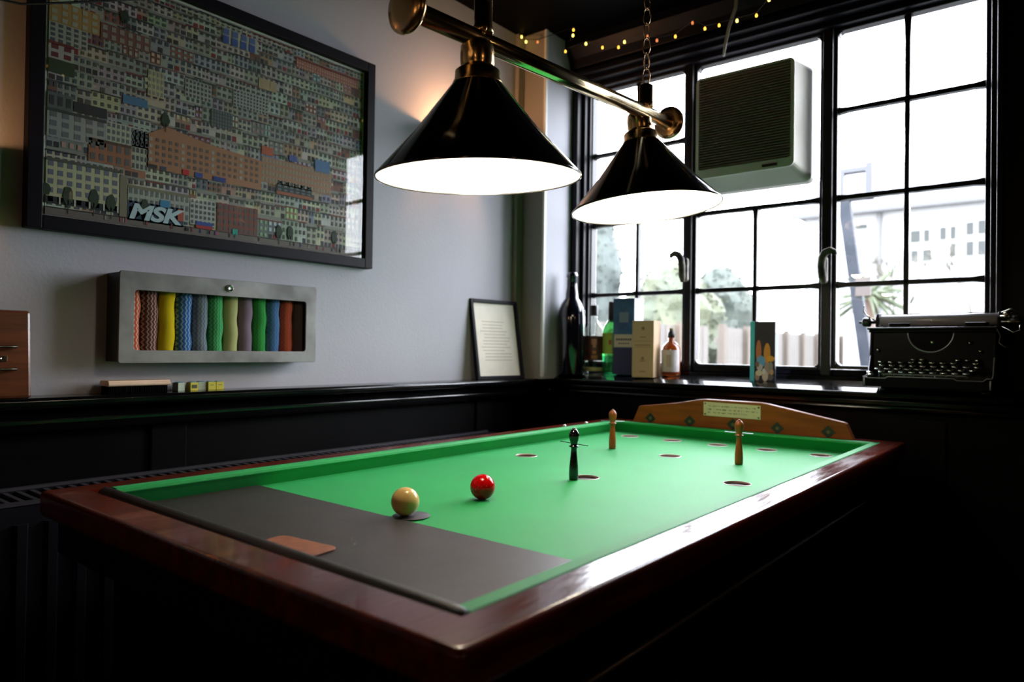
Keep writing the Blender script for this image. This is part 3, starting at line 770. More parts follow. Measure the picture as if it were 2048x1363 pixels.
# ================================================================== WALL SCONCES (half bowls, open above and below)
def sconce(y, z, label, en):
    t = thing('wall_sconce', label, 'wall light', (WX, y, z), group=None)
    bm = B(); seg = 24
    for r_, zz_ in ((1, 0),):
        rings = []
        for (ra, hz) in ((.118, .040), (.112, .0), (.100, -.035), (.090, -.052)):
            rings.append([bm.verts.new((ra * math.sin(PI * i / seg), ra * math.cos(PI * i / seg), hz)) for i in range(seg + 1)])
        for a, b in zip(rings[:-1], rings[1:]):
            for i in range(seg): bm.faces.new((a[i], a[i + 1], b[i + 1], b[i]))
    o = obj('bowl', bm, m_brassd, t, smooth=True); s = o.modifiers.new('thick', 'SOLIDIFY'); s.thickness = .003
    bm = B(); box(bm, 0, .008, -.04, .04, -.05, .04); obj('back_plate', bm, m_brassd, t, .002)
    bm = B(); lathe(bm, [(0, .005), (.012, .001), (.016, -.012), (.010, -.03), (.008, -.038)], (.074, 0, .012), 14); obj('bulb', bm, M('warm_bulb', (1, .7, .4), .4, emit=(1, .55, .22), es=12), t)
    light('sconce_light', 'POINT', (.078, 0, .018), en, (1, .46, .19), .018, parent=t)
    return t
sconce(1.851, 1.876, 'brass half-bowl wall light with warm bulb, behind the nearer black lamp shade', 9.0)
sconce(.33, 1.50, 'brass half-bowl wall light left of the big picture, just past the left edge', 2.0)

for nm, lc, rz_, lab in (('back', (-.9, BY, 1.75), PI / 2, 'added warm fill globe, out of view on the back wall behind the viewer'), ('back2', (.9, BY, 1.75), PI / 2, 'added warm fill globe, out of view on the back wall, further right'), ('right', (RX, .2, 1.80), PI, 'added warm fill globe, out of view on the right-hand wall')):
    sc_ = thing('unseen_fill_globe', lab, 'wall light', lc, (0, 0, rz_))  # globes added out of view for warm ambient light and amber reflections
    bm = B(); bmesh.ops.create_uvsphere(bm, u_segments=24, v_segments=14, radius=.07); bmesh.ops.translate(bm, verts=bm.verts, vec=Vector((.13, 0, 0))); obj('globe', bm, m_fill_globe, sc_, smooth=True)
    bm = B(); lathe(bm, [(.05, 0), (.05, .008), (.015, .014), (.012, .07)], (0, 0, 0), 24, axis=(1, 0, 0)); obj('bracket', bm, m_brass, sc_)

# ================================================================== BIG PICTURE
pic = thing('framed_picture', 'large black framed print of crowded city facades on the grey wall', 'picture', (WX, 1.0, 1.72), (0, 0, 0))
Y0, Y1, Z0, Z1 = .526, 1.487, 1.377, 2.037
def PP(name, bm, mt, bev=0, parent=pic):
    bmesh.ops.translate(bm, verts=bm.verts, vec=Vector((-WX, -1.0, -1.72))); return obj(name, bm, mt, parent, bev)
bm = B(); t_ = .031; fd = WX + .030
for b in ((Y0, Y0 + t_, Z0, Z1), (Y1 - t_, Y1, Z0, Z1), (Y0 + t_, Y1 - t_, Z0, Z0 + t_), (Y0 + t_, Y1 - t_, Z1 - t_, Z1)): box(bm, WX, fd, *b)
PP('frame', bm, m_frame, .002)
bm = B(); box(bm, WX + .002, WX + .010, Y0 + t_, Y1 - t_, Z0 + t_, Z1 - t_); PP('mount_board', bm, m_mount)
bm = B(); v = [bm.verts.new((WX + .020, y, z)) for y, z in ((Y0 + t_, Z0 + t_), (Y1 - t_, Z0 + t_), (Y1 - t_, Z1 - t_), (Y0 + t_, Z1 - t_))]; bm.faces.new(v); PP('picture_glass', bm, m_glass)
# printed sheet: hundreds of little facades drawn as flat inked shapes
random.seed(21)
bm = B(); lay = bm.faces.layers.int.new('c'); cols = []
A0, A1, B0, B1 = Y0 + t_ + .010, Y1 - t_ - .006, Z0 + t_ + .004, Z1 - t_ - .006
PW, PH = A1 - A0, B1 - B0
depth = [.0104 + .0005 * i_ for i_ in range(10)]
def q(s0, s1, t0, t1, col, lv=0):
    s0, s1 = max(0, s0), min(1, s1); t0, t1 = max(0, t0), min(1, t1)
    if s1 <= s0 or t1 <= t0: return
    x = WX + depth[lv]
    vs = [bm.verts.new((x, A0 + s * PW, B0 + t * PH)) for s, t in ((s0, t0), (s1, t0), (s1, t1), (s0, t1))]
    f = bm.faces.new(vs); f[lay] = len(cols); cols.append(col)
def pol(pts, col, lv):
    x = WX + depth[lv]; vs = [bm.verts.new((x, A0 + s * PW, B0 + t * PH)) for s, t in pts]; f = bm.faces.new(vs); f[lay] = len(cols); cols.append(col)
PAL = [(.50, .48, .38), (.56, .54, .44), (.42, .42, .36), (.48, .46, .42), (.60, .58, .50), (.34, .35, .32), (.40, .40, .30), (.55, .50, .36), (.38, .36, .34), (.22, .23, .23), (.30, .14, .09), (.42, .17, .10), (.25, .10, .07), (.45, .28, .20), (.52, .40, .24), (.28, .30, .34)]
WPL = [5, 5, 5, 5, 5, 3, 3, 3, 3, 2, 2, 1.5, 1.5, 1.5, 1.2, 1.5]
def fac(s0, s1, t0, t1, col=None, nx=None, ny=None, wc=None, ground=True, roof=None, lv=0):
    col = col or random.choices(PAL, WPL)[0]
    col = tuple(c * random.uniform(.85, 1.1) for c in col)
    q(s0, s1, t0, t1, col, lv)
    W_, H_ = (s1 - s0) * PW, (t1 - t0) * PH
    nx = nx or max(2, int(W_ / .0125)); ny = ny or max(2, int(H_ / .0170))
    lum = sum(col) / 3
    wc = wc or ((.08, .08, .085) if lum > .3 else random.choice(((.5, .5, .45), (.08, .08, .08), (.4, .38, .3))))
    wc = tuple(c * random.uniform(.7, 1.5) for c in wc)
    g = 1 if ground and random.random() < .45 else 0
    cw, ch = (s1 - s0) / nx, (t1 - t0) / ny
    fw, fh = random.uniform(.20, .28), random.uniform(.24, .33)
    for j in range(ny):
        for i in range(nx):
            cx, cz = s0 + (i + .5) * cw, t0 + (j + .5) * ch
            if j == 0 and g:
                if random.random() < .75: q(cx - cw * .38, cx + cw * .38, t0, cz + ch * .25, random.choice(((.03, .03, .03), (.06, .04, .03), (.25, .03, .03), (.05, .05, .07), (.10, .09, .07))), lv + 1)
                continue
            q(cx - cw * fw, cx + cw * fw, cz - ch * fh, cz + ch * fh, wc, lv + 2)
    if random.random() < .6:
        for j in range(1, ny): q(s0, s1, t0 + j * ch - .0008, t0 + j * ch + .0008, tuple(c * .7 for c in col), lv + 1)
    rc = roof or random.choice(((.05, .05, .045), (.12, .11, .09), (.20, .05, .04), (.10, .09, .08), (.30, .29, .25), (.06, .06, .06)))
    q(s0, s1, t1 - .006 * random.uniform(.6, 1.4), t1, rc, lv + 2)
q(0, 1, 0, 1, (.30, .29, .25))
rows = [(.030, .140), (.140, .205), (.205, .262), (.262, .330), (.330, .395), (.395, .455), (.455, .520), (.520, .580), (.580, .640), (.640, .700), (.700, .755), (.755, .812), (.812, .866), (.866, .920), (.920, .965), (.965, 1.0)]
for (t0, t1) in rows:
    s = 0
    while s < 1:
        w_ = random.choice((.022, .03, .036, .045, .055, .07)) * (1.4 if t0 < .1 else 1)
        fac(s, min(1, s + w_), t0, t1 - random.uniform(0, .22) * (t1 - t0), lv=1); s += w_
def over(s0, s1, t0, t1, col, nx, ny, wc=None, roof=None):
    q(s0, s1, t0, t1, col, 4)
    cw, ch = (s1 - s0) / nx, (t1 - t0) / ny; wc = wc or (.10, .10, .10)
    for j in range(ny):
        for i in range(nx):
            cx, cz = s0 + (i + .5) * cw, t0 + (j + .5) * ch; q(cx - cw * .27, cx + cw * .27, cz - ch * .3, cz + ch * .3, wc, 5)
    if roof: q(s0, s1, t1 - .008, t1 + .004, roof, 5)
over(.0, .118, .74, .825, (.46, .26, .08), 5, 3, (.45, .42, .30))
over(.0, .09, .662, .74, (.44, .43, .36), 5, 4)
over(.0, .058, .60, .662, (.52, .47, .40), 2, 2, (.18, .03, .03), (.22, .04, .03))
q(0, .060, .545, .598, (.045, .065, .02), 5)
over(.121, .25, .735, .80, (.22, .09, .06), 6, 2, (.35, .30, .25))
over(.0, .058, .41, .47, (.14, .15, .14), 3, 1, (.05, .05, .05))
q(.060, .14, .415, .455, (.03, .03, .03), 5); q(.18, .245, .50, .535, (.08, .20, .34), 5)
over(.0, .14, .30, .405, (.36, .36, .34), 5, 3, (.16, .17, .18), (.06, .06, .05))
over(.14, .25, .33, .41, (.50, .49, .38), 9, 3, (.14, .16, .18))
over(.097, .205, .235, .325, (.38, .15, .08), 5, 2, (.14, .13, .12), (.10, .05, .03))
over(.205, .25, .235, .40, (.46, .44, .34), 4, 5)
pol([(.245, .255), (.60, .255), (.60, .395), (.42, .415), (.30, .445), (.245, .395)], (.44, .20, .10), 4)
for j in range(4):
    for i in range(19): q(.252 + i * .0182, .252 + i * .0182 + .009, .285 + j * .029, .285 + j * .029 + .015, (.16, .11, .09) if i % 5 else (.40, .36, .30), 5)
q(.252, .275, .256, .272, (.03, .03, .03), 5); q(.283, .30, .256, .272, (.05, .06, .10), 5)
q(.347, .366, .256, .278, (.60, .02, .02), 7); q(.384, .407, .256, .276, (.03, .08, .32), 7); q(.440, .480, .256, .276, (.03, .05, .25), 7)
over(.60, .87, .30, .42, (.44, .22, .13), 22, 4, (.34, .30, .22))
over(.655, .79, .27, .322, (.05, .055, .05), 6, 3, (.14, .17, .18)); q(.655, .79, .255, .27, (.40, .12, .06), 5)
over(.0, .175, .045, .215, (.55, .52, .32), 8, 5, (.16, .17, .22), (.10, .10, .07)); q(0, .175, .045, .072, (.015, .015, .02), 5)
for i in range(5): q(.03 + i * .035, .034 + i * .035, .045, .072, (.55, .53, .45), 7)
q(.177, .196, .03, .20, (.24, .20, .13), 5); over(.198, .37, .05, .165, (.42, .41, .36), 12, 3, (.16, .17, .17), (.22, .20, .12))
q(.285, .312, .098, .128, (.05, .25, .45), 7); over(.455, .59, .03, .16, (.24, .07, .05), 8, 4, (.12, .10, .09)); over(.372, .45, .045, .16, (.46, .46, .44), 6, 5)
q(.39, .44, .045, .060, (.03, .08, .34), 7); q(.39, .44, .03, .045, (.40, .03, .03), 7); q(.505, .522, .025, .050, (.02, .35, .28), 7)
over(.586, .65, .742, .792, (.52, .38, .22), 2, 1, (.50, .36, .22)); over(.72, .98, .905, .955, (.50, .13, .08), 26, 3, (.42, .38, .30), (.30, .05, .03))
over(.46, .577, .895, .965, (.50, .49, .40), 5, 2, (.50, .49, .40))
for i in range(4): q(.462 + i * .029, .482 + i * .029, .895, .93, (.06, .11, .36), 7); q(.464 + i * .029, .482 + i * .029, .935, .962, (.12, .17, .40), 7)
over(.35, .43, .60, .68, (.45, .44, .40), 7, 4, (.10, .10, .10)); over(.43, .50, .50, .58, (.10, .11, .11), 8, 5, (.18, .19, .19)); over(.50, .62, .62, .70, (.46, .46, .42), 11, 5, (.08, .08, .09))
over(.245, .29, .56, .67, (.56, .50, .28), 4, 4, (.30, .30, .26))
q(.80, .86, .41, .47, (.10, .20, .38), 7); q(.60, .64, .43, .47, (.50, .12, .05), 5); q(.70, .73, .43, .46, (.08, .12, .34), 5)
q(0, 1, 0, .030, (.17, .14, .12), 5); q(0, 1, .028, .0325, (.10, .09, .08), 5)
# little street trees
def ptree(s, t0, t1, r_=.012, col=(.025, .045, .02)):
    q(s - .0012, s + .0012, t0, t0 + (t1 - t0) * .5, (.05, .035, .02), 7); cz = t0 + (t1 - t0) * .66
    pol([(s + r_ * random.uniform(.8, 1.1) * math.cos(a * PI / 7), cz + (t1 - t0) * .36 * random.uniform(.85, 1.1) * math.sin(a * PI / 7)) for a in range(14)], col, 7)
for s, t0, t1 in ((.051, .012, .120), (.112, .018, .122), (.155, .016, .115), (.243, .012, .116), (.667, .008, .102), (.709, .010, .107), (.886, .02, .118), (.0, .05, .12), (.296, .42, .50), (.18, .80, .88)): ptree(s, t0, t1)
# people on the pavement
for i in range(34):
    s = random.uniform(.02, .98); c = random.choice(((.02, .02, .03), (.25, .03, .05), (.03, .06, .20), (.30, .28, .24), (.05, .15, .12), (.45, .08, .15)))
    q(s, s + .004, .010, .026, c, 7); q(s + .001, s + .003, .026, .031, (.20, .12, .09), 7)
# blue graffiti band behind the lettering
q(.197, .352, .024, .105, (.03, .05, .10), 5); q(.335, .352, .05, .10, (.45, .08, .04), 7)
bmesh.ops.translate(bm, verts=bm.verts, vec=Vector((-WX, -1.0, -1.72)))
me = bpy.data.meshes.new('printed_sheet')
ci = [f[lay] for f in bm.faces]; bm.to_mesh(me); bm.free()
ca = me.color_attributes.new('ink', 'FLOAT_COLOR', 'CORNER')
for p, k in zip(me.polygons, ci):
    for li in p.loop_indices: ca.data[li].color = (*[min(.85, c * .95) for c in cols[k]], 1)
me.materials.append(m_print); o = bpy.data.objects.new('printed_sheet', me); C.objects.link(o); o.parent = pic
# graffiti lettering
def text_mesh(s, size, mt, name, loc, rot, parent, sx=1.0, shear=0.0, ext=0.0002, bold=0.0):
    cu = bpy.data.curves.new('txt', 'FONT'); cu.body = s; cu.size = size; cu.extrude = ext; cu.offset = bold; cu.shear = shear
    to = bpy.data.objects.new('txt', cu); C.objects.link(to); bpy.context.view_layer.update()
    mesh = bpy.data.meshes.new_from_object(to.evaluated_get(bpy.context.evaluated_depsgraph_get()))
    bpy.data.objects.remove(to); mesh.materials.append(mt)
    o = bpy.data.objects.new(name, mesh); C.objects.link(o); o.location = loc; o.rotation_euler = rot; o.scale = (sx, 1, 1); o.parent = parent
    return o
m_graf = M('pale_blue_ink', (.50, .62, .66), .7)
text_mesh('MSK', .050, m_graf, 'graffiti_lettering', (.0148, A0 + .200 * PW - 1.0, B0 + .034 * PH - 1.72), (PI / 2, 0, PI / 2), pic, 1.30, .25, .0002, .0022)

# ================================================================== TIN CABINET WITH ROLLED CLOTHS
cabn = thing('display_cabinet', 'shallow galvanised metal cabinet with glazed front on the left wall', 'cabinet', (WX, .97, 1.19))
def CP(name, bm, mt, bev=0, parent=cabn): 
    bmesh.ops.translate(bm, verts=bm.verts, vec=Vector((-WX, -.97, -1.19))); return obj(name, bm, mt, parent, bev)
ca0, ca1, cz0, cz1 = .700, 1.240, 1.080, 1.296; cx = -1.74
bm = B()
for b in ((WX, cx - .006, ca0 + .004, ca0 + .007, cz0 + .003, cz1 - .003), (WX, cx - .006, ca1 - .007, ca1 - .004, cz0 + .003, cz1 - .003), (WX, cx - .006, ca0 + .007, ca1 - .007, cz0 + .003, cz0 + .006), (WX, cx - .006, ca0 + .007, ca1 - .007, cz1 - .006, cz1 - .003)): box(bm, *b)
box(bm, WX, WX + .002, ca0 + .007, ca1 - .007, cz0 + .006, cz1 - .006)
CP('cabinet_body', bm, m_tindark)
bm = B(); ia0, ia1, iz0, iz1 = .734, 1.205, 1.1105, 1.2525
pts_o = rrect(ca0, ca1, cz0, cz1, .006, 3); pts_i = rrect(ia0, ia1, iz0, iz1, .008, 3)
for x in (cx - .006, cx):
    pass
O = [[bm.verts.new((x, y, z)) for y, z in pts_o] for x in (cx - .006, cx)]; I = [[bm.verts.new((x, y, z)) for y, z in pts_i] for x in (cx - .006, cx)]
n = len(pts_o)
for k in range(n):
    j = (k + 1) % n
    for a, b in ((O[0], O[1]), (I[0], I[1]), (O[0], I[0]), (O[1], I[1])): bm.faces.new((a[k], a[j], b[j], b[k]))
door = CP('cabinet_door', bm, m_tin, .0012)
bm = B(); v = [bm.verts.new((cx - .004, y, z)) for y, z in ((ia0 - .003, iz0 - .003), (ia1 + .003, iz0 - .003), (ia1 + .003, iz1 + .003), (ia0 - .003, iz1 + .003))]; bm.faces.new(v)
CP('door_glass', bm, m_glass, parent=door)
bm = B(); lathe(bm, [(.0095, 0), (.0095, .002), (.0078, .006), (.0070, .007), (.0066, .0058), (0, .0058)], (cx, .970, 1.2735), 24, axis=(1, 0, 0)); box(bm, cx + .0058, cx + .0063, .9692, .9708, 1.2705, 1.2765); CP('lock', bm, m_chrome, parent=door)
RC = [((.50, .09, .05), (.65, .50, .35), .8, 'orange-red'), ((.12, .045, .04), (.55, .38, .30), .8, 'dark brown'), ((.62, .45, .012), (.62, .45, .012), 0, 'plain yellow'), ((.03, .12, .36), (.40, .50, .55), .7, 'blue'),
      ((.13, .16, .20), (.30, .34, .36), .7, 'grey'), ((.03, .30, .08), (.25, .50, .30), .6, 'bright green'), ((.42, .42, .18), (.42, .42, .20), 0, 'pale olive'), ((.20, .15, .20), (.24, .18, .24), .4, 'mauve'),
      ((.03, .26, .05), (.08, .36, .10), .5, 'deep green'), ((.06, .15, .33), (.14, .24, .42), .6, 'mid blue'), ((.42, .07, .035), (.48, .14, .08), .5, 'brick red'), ((.10, .06, .06), (.12, .07, .07), .3, 'dark maroon')]
RN = ['leftmost roll', 'second roll from the left', 'between the brown and the blue rolls', 'fourth from the left, next to the yellow roll', 'between the blue and bright green rolls', 'just left of the pale olive roll', 'in the middle of the cabinet',
      'just right of the pale olive roll', 'right of the mauve roll', 'right of the deep green roll', 'second roll from the right', 'rightmost roll']
for i, ((c1, c2, am, cn), where) in enumerate(zip(RC, RN)):
    y = .743 + i * (1.208 - .743) / 11 * 1.0
    bm = B(); seg = 22; prof = []; nseg = 26; prev = None
    for k in range(nseg + 1):
        hz = (k / nseg) * .190; off = .0014 * math.sin(k * .45 + i * 1.7); rr = .0202 + .0008 * math.sin(k * .8 + i); 
        if k in (0, nseg): rr *= .8
        R_ = [bm.verts.new((rr * math.cos(2 * PI * s_ / seg) * .95, off + rr * math.sin(2 * PI * s_ / seg), hz)) for s_ in range(seg)]
        if prev:
            for s_ in range(seg):
                f = bm.faces.new((prev[s_], prev[(s_ + 1) % seg], R_[(s_ + 1) % seg], R_[s_])); f.smooth = True
        else: bm.faces.new(R_)
        prev = R_
    bm.faces.new(prev)
    o = obj('rolled_cloth', bm, wave_mat('roll_' + cn.replace(' ', '_'), c1, c2, amount=am, scale=.9 + .1 * (i % 3))); o.location = (WX + .0235 + .012, y, cz0 + .006)
    tag(o, '%s rolled cloth in the metal cabinet, %s' % (cn, where), 'rolled cloth', 'rolled cloths in the metal cabinet')

# ================================================================== THINGS ON THE LEFT LEDGE
LZ = 1.008
t = thing('wooden_box', 'reddish varnished wooden box with two dark bars, cut by the left edge', 'box', (WX + .02, .38, LZ))
bm = B(); box(bm, 0, .055, -.20, .140, 0, .181); obj('box_body', bm, m_box, t, .003)
bm = B(); prism(bm, [(-.204, -.0), (.146, 0), (.141, .184), (-.204, .184)], 'x', .055, .070); obj('box_front', bm, m_box, t, .006)
for z in (.062, .108):
    bm = B(); tube(bm, [(.074, -.12, z), (.085, -.118, z), (.087, -.10, z), (.087, .098, z), (.085, .112, z), (.074, .114, z)], [.003, .003, .0028, .0028, .003, .004], 10); obj('bar_handle', bm, m_dkmetal, t)
bm = B(); box(bm, .0705, .073, .04, .100, .077, .089); lp = obj('lock_plate', bm, m_dkmetal, t, .001)
bm = B(); lathe(bm, [(.004, 0), (.004, .002), (0, .003)], (.073, .086, .083), 12, axis=(1, 0, 0)); obj('stud', bm, m_nickel, lp)
t = thing('table_brush', 'pale wooden brush with black bristles lying on the left ledge', 'brush', (WX + .045, .752, LZ))
bm = B(); prism(bm, [(-.024, .018), (.024, .018), (.026, .021), (.026, .026), (.022, .028), (.022, .031), (-.022, .031), (-.026, .026)], 'y', -.068, .075); obj('brush_back', bm, m_pale, t, .0015)
bm = B(); random.seed(3)
for i in range(34):
    for j in range(10):
        bx_ = -.020 + j * .0044; by = -.064 + i * .0040; lathe(bm, [(.0019, 0), (.0016, .0185)], (bx_ + random.uniform(-.0006, .0006), by, 0), 5)
o = obj('bristles', bm, m_bristle, t)
def chalk(y, mside, mface, dz, label, ry=0, x=.030):
    t = thing('chalk_cube', label, 'chalk cube', (WX + x, y, LZ), (0, 0, ry), group='chalk cubes on the ledge')
    s_ = .0105; bm = B(); box(bm, -s_, s_, -s_, s_, 0, .021)
    o = obj('paper_wrap', bm, [mside, mface], t, .0008)
    for p in o.data.polygons:
        if p.normal.x > .5: p.material_index = 1
    bm = B(); lathe(bm, [(s_ * .95, 0), (s_ * .9, .0012), (s_ * .6, .0006), (0, 0)], (0, 0, .0211), 16); obj('chalk_top', bm, m_cblue, t)
    if dz:
        bm = B(); box(bm, s_ + .0001, s_ + .0004, -.007, .007, .006, .015) if dz == 1 else box(bm, s_ + .0001, s_ + .0004, -.005, .005, .012, .0135); obj('printed_mark', bm, M('chalk_print', (.06, .07, .02), .7), t)
    return t
chalk(.866, m_cdark, m_cb, 0, 'grey-green worn chalk cube, leftmost on the ledge next to the brush', .25)
chalk(.899, m_cy, m_cy, 1, 'yellow chalk cube with dark printed square, second from the left', .05, .034)
chalk(.9265, m_cdark, m_cb, 0, 'pale green and orange chalk cube in the middle of the five', -.1, .024)
chalk(.949, m_cy, m_cy, 2, 'yellow chalk cube second from the right on the ledge', 0, .030)
chalk(.9712, m_cy, m_cy, 2, 'yellow chalk cube at the right end of the row', 0, .030)
# small leaning paper frame near the corner
t = thing('document_frame', 'small black frame with an aged sheet of text leaning in the corner', 'picture frame', (WX + .062, 2.105, LZ), (0, -.16, -.08))
bm = B(); fw_, fh_ = .128, .312; b_ = .014
for b in ((-fw_, -fw_ + b_, 0, fh_), (fw_ - b_, fw_, 0, fh_), (-fw_ + b_, fw_ - b_, 0, b_), (-fw_ + b_, fw_ - b_, fh_ - b_, fh_)): box(bm, -.012, .004, *b)
obj('frame', bm, m_frame, t, .002)
bm = B(); box(bm, -.010, -.006, -fw_ + b_, fw_ - b_, b_, fh_ - b_); obj('paper_sheet', bm, m_paper, t)
bm = B(); random.seed(5)
for i in range(13):
    z = .225 - i * .0125; box(bm, -.0060, -.0057, -.085 + random.uniform(0, .02), .085 - random.uniform(0, .05), z, z + .0022)
obj('text_lines', bm, M('faded_ink', (.42, .39, .32), .8), t)

# ================================================================== BOTTLES AND CARTONS ON THE SILL
def sz(y): return 1.0175 + (y - 2.364) * .121
t = thing('wine_bottle', 'very large black wine bottle in the corner of the sill', 'bottle', (-1.636, 2.398, sz(2.398)), group='bottles on the sill')
k = .0555
bm = B(); lathe(bm, [(.0, .012), (.040, .0), (k * .94, .0), (k, .008), (k, .235), (k * .97, .262), (k * .78, .292), (k * .48, .315), (.0255, .335), (.0215, .36), (.0205, .40), (.0235, .402), (.0235, .412), (.0215, .414), (.0215, .421), (.0, .422)], seg=48); obj('glass_body', bm, m_bottle, t)
t.scale = (1, 1, .995)
t = thing('spirit_bottle', 'clear bottle with a dark portrait label and black cap, beside the wine bottle', 'bottle', (-1.578, 2.478, sz(2.478)), group='bottles on the sill')
bm = B(); lathe(bm, [(0, .004), (.030, 0), (.036, .002), (.037, .008), (.037, .165), (.034, .185), (.020, .207), (.0135, .222), (.013, .240)], seg=32); obj('glass_body', bm, m_clear, t)
bm = B(); lathe(bm, [(.0145, .236), (.0148, .238), (.0148, .276), (.013, .279), (0, .279)], seg=24); obj('cap', bm, m_blackcap, t)
bm = B(); lathe(bm, [(.0374, .052), (.0374, .152)], seg=40, cap=False); obj('label', bm, M('dark_label', (.035, .02, .018), .5, var=1, vcol=(.10, .03, .02), vscale=35), t)
lb = t
random.seed(2)
bm = B()
def patch(bm, r, a0, a1, z0, z1, n=6):
    A = [bm.verts.new((r * math.cos(a0 + (a1 - a0) * i / n), r * math.sin(a0 + (a1 - a0) * i / n), z0)) for i in range(n + 1)]
    B_ = [bm.verts.new((r * math.cos(a0 + (a1 - a0) * i / n), r * math.sin(a0 + (a1 - a0) * i / n), z1)) for i in range(n + 1)]
    for i in range(n): bm.faces.new((A[i], A[i + 1], B_[i + 1], B_[i]))
for a, z, w_, h_ in ((-1.0, .118, .30, .022), (-.95, .105, .18, .016), (-1.02, .128, .16, .01)): patch(bm, .0378, a - w_, a + w_, z, z + h_)
obj('label_portrait', bm, M('portrait_pink', (.50, .22, .14), .6), t)
bm = B(); patch(bm, .0378, -1.15, -.75, .080, .092); patch(bm, .0379, -1.3, -.6, .060, .073); obj('label_band', bm, M('label_orange', (.42, .16, .05), .6), t)
bm = B(); lathe(bm, [(.0373, .010), (.0373, .024)], seg=40, cap=False); obj('base_label', bm, M('gold_green_band', (.35, .33, .12), .5), t)
t = thing('spirit_bottle', 'green bottle with lime label half hidden by the blue carton', 'bottle', (-1.506, 2.499, sz(2.499)), group='bottles on the sill')
bm = B(); lathe(bm, [(0, .004), (.030, 0), (.036, .002), (.037, .008), (.037, .070)], seg=32, cap=False); obj('glass_base', bm, m_grnd, t)
bm = B(); lathe(bm, [(.037, .070), (.037, .165), (.033, .188), (.020, .207), (.0135, .222), (.0130, .245)], seg=32, cap=False); obj('glass_body', bm, m_grn, t)
bm = B(); lathe(bm, [(.0150, .205), (.0150, .287), (.013, .290), (0, .290)], seg=24); obj('cap', bm, m_cork, t)
bm = B(); lathe(bm, [(.0375, .078), (.0375, .162)], seg=40, cap=False); obj('label', bm, M('lime_label', (.38, .50, .06), .6), t)
bm = B(); patch(bm, .0379, -1.35, -1.05, .115, .135); obj('label_crest', bm, M('crest_red', (.35, .08, .04), .6), t)
# cartons
def carton(name, label, x, y, w_, d_, h_, rz, mt, grp='cartons on the sill'):
    t = thing(name, label, 'carton', (x, y, sz(y)), (0, 0, rz), group=grp)
    bm = B(); box(bm, -w_ / 2, w_ / 2, -d_ / 2, d_ / 2, 0, h_); obj('carton_body', bm, mt, t, .0012)
    return t
t = carton('bottle_carton', 'tall dark blue whisky carton between green bottle and beige carton', -1.418, 2.478, .090, .090, .300, .10, m_bluebox)
def face(t, name, x0, x1, z0, z1, y, mt, th=.0006):
    bm = B(); box(bm, x0, x1, -y - th, -y, z0, z1); return obj(name, bm, mt, t)
face(t, 'lower_panel', -.0445, .0445, .002, .105, .045, m_bluelow); face(t, 'label_band', -.040, .0445, .108, .158, .045, m_sandl, .0009)
face(t, 'printed_emblem', -.018, .020, .205, .245, .045, M('faded_silver', (.16, .22, .28), .5), .0008)
bm = B()
for i in range(7): box(bm, -.030 + i * .0095, -.0235 + i * .0095, -.0464, -.0460, .134, .142)
for i in range(5): box(bm, -.020 + i * .0095, -.014 + i * .0095, -.0464, -.0460, .120, .125)
obj('label_text', bm, m_bluelow, t)
t = carton('bottle_carton', 'plain beige carton standing in front of the blue one', -1.312, 2.432, .086, .075, .215, .12, m_sand)
bm = B()
for z in (.060, .150, .020): box(bm, -.012, .012, -.0381, -.0376, z, z + .004)
for z in (.113, .136): box(bm, -.034, .034, -.0381, -.0376, z, z + .0015)
for i in range(9): box(bm, -.030 + i * .007, -.0255 + i * .007, -.0381, -.0376, .119, .1245)
for z in (.072, .185): lathe(bm, [(.006, 0), (.006, .0005), (0, .0005)], (0, -.0376, z), 14, axis=(0, -1, 0))
obj('printed_marks', bm, M('brown_print', (.28, .17, .09), .6), t)
# amber gin bottle
t = thing('gin_bottle', 'small amber bottle with pale label and black stopper in front of the mullion', 'bottle', (-1.236, 2.486, sz(2.486)), group='bottles on the sill')
bm = B(); lathe(bm, [(0, .003), (.030, 0), (.0348, .003), (.0353, .010), (.0353, .098), (.0315, .112), (.022, .124), (.0125, .131), (.0110, .138), (.0110, .150)], seg=36); obj('glass_body', bm, m_amber, t)
bm = B(); lathe(bm, [(.0128, .146), (.0128, .162), (.0105, .166), (.0085, .170), (.0085, .173)], seg=24); obj('stopper', bm, m_blackcap, t)
bm = B(); lathe(bm, [(.0068, .172), (.0068, .180), (.005, .182), (0, .182)], seg=20); obj('stopper_knob', bm, M('olive_cork', (.20, .17, .04), .7), t)
bm = B(); patch(bm, .0357, -PI * .93, -.05, .016, .098, 18); obj('label', bm, m_white, t)
bm = B(); patch(bm, .0359, -1.62, -1.10, .034, .080, 8); obj('label_print', bm, M('label_sepia', (.45, .36, .28), .7), t)
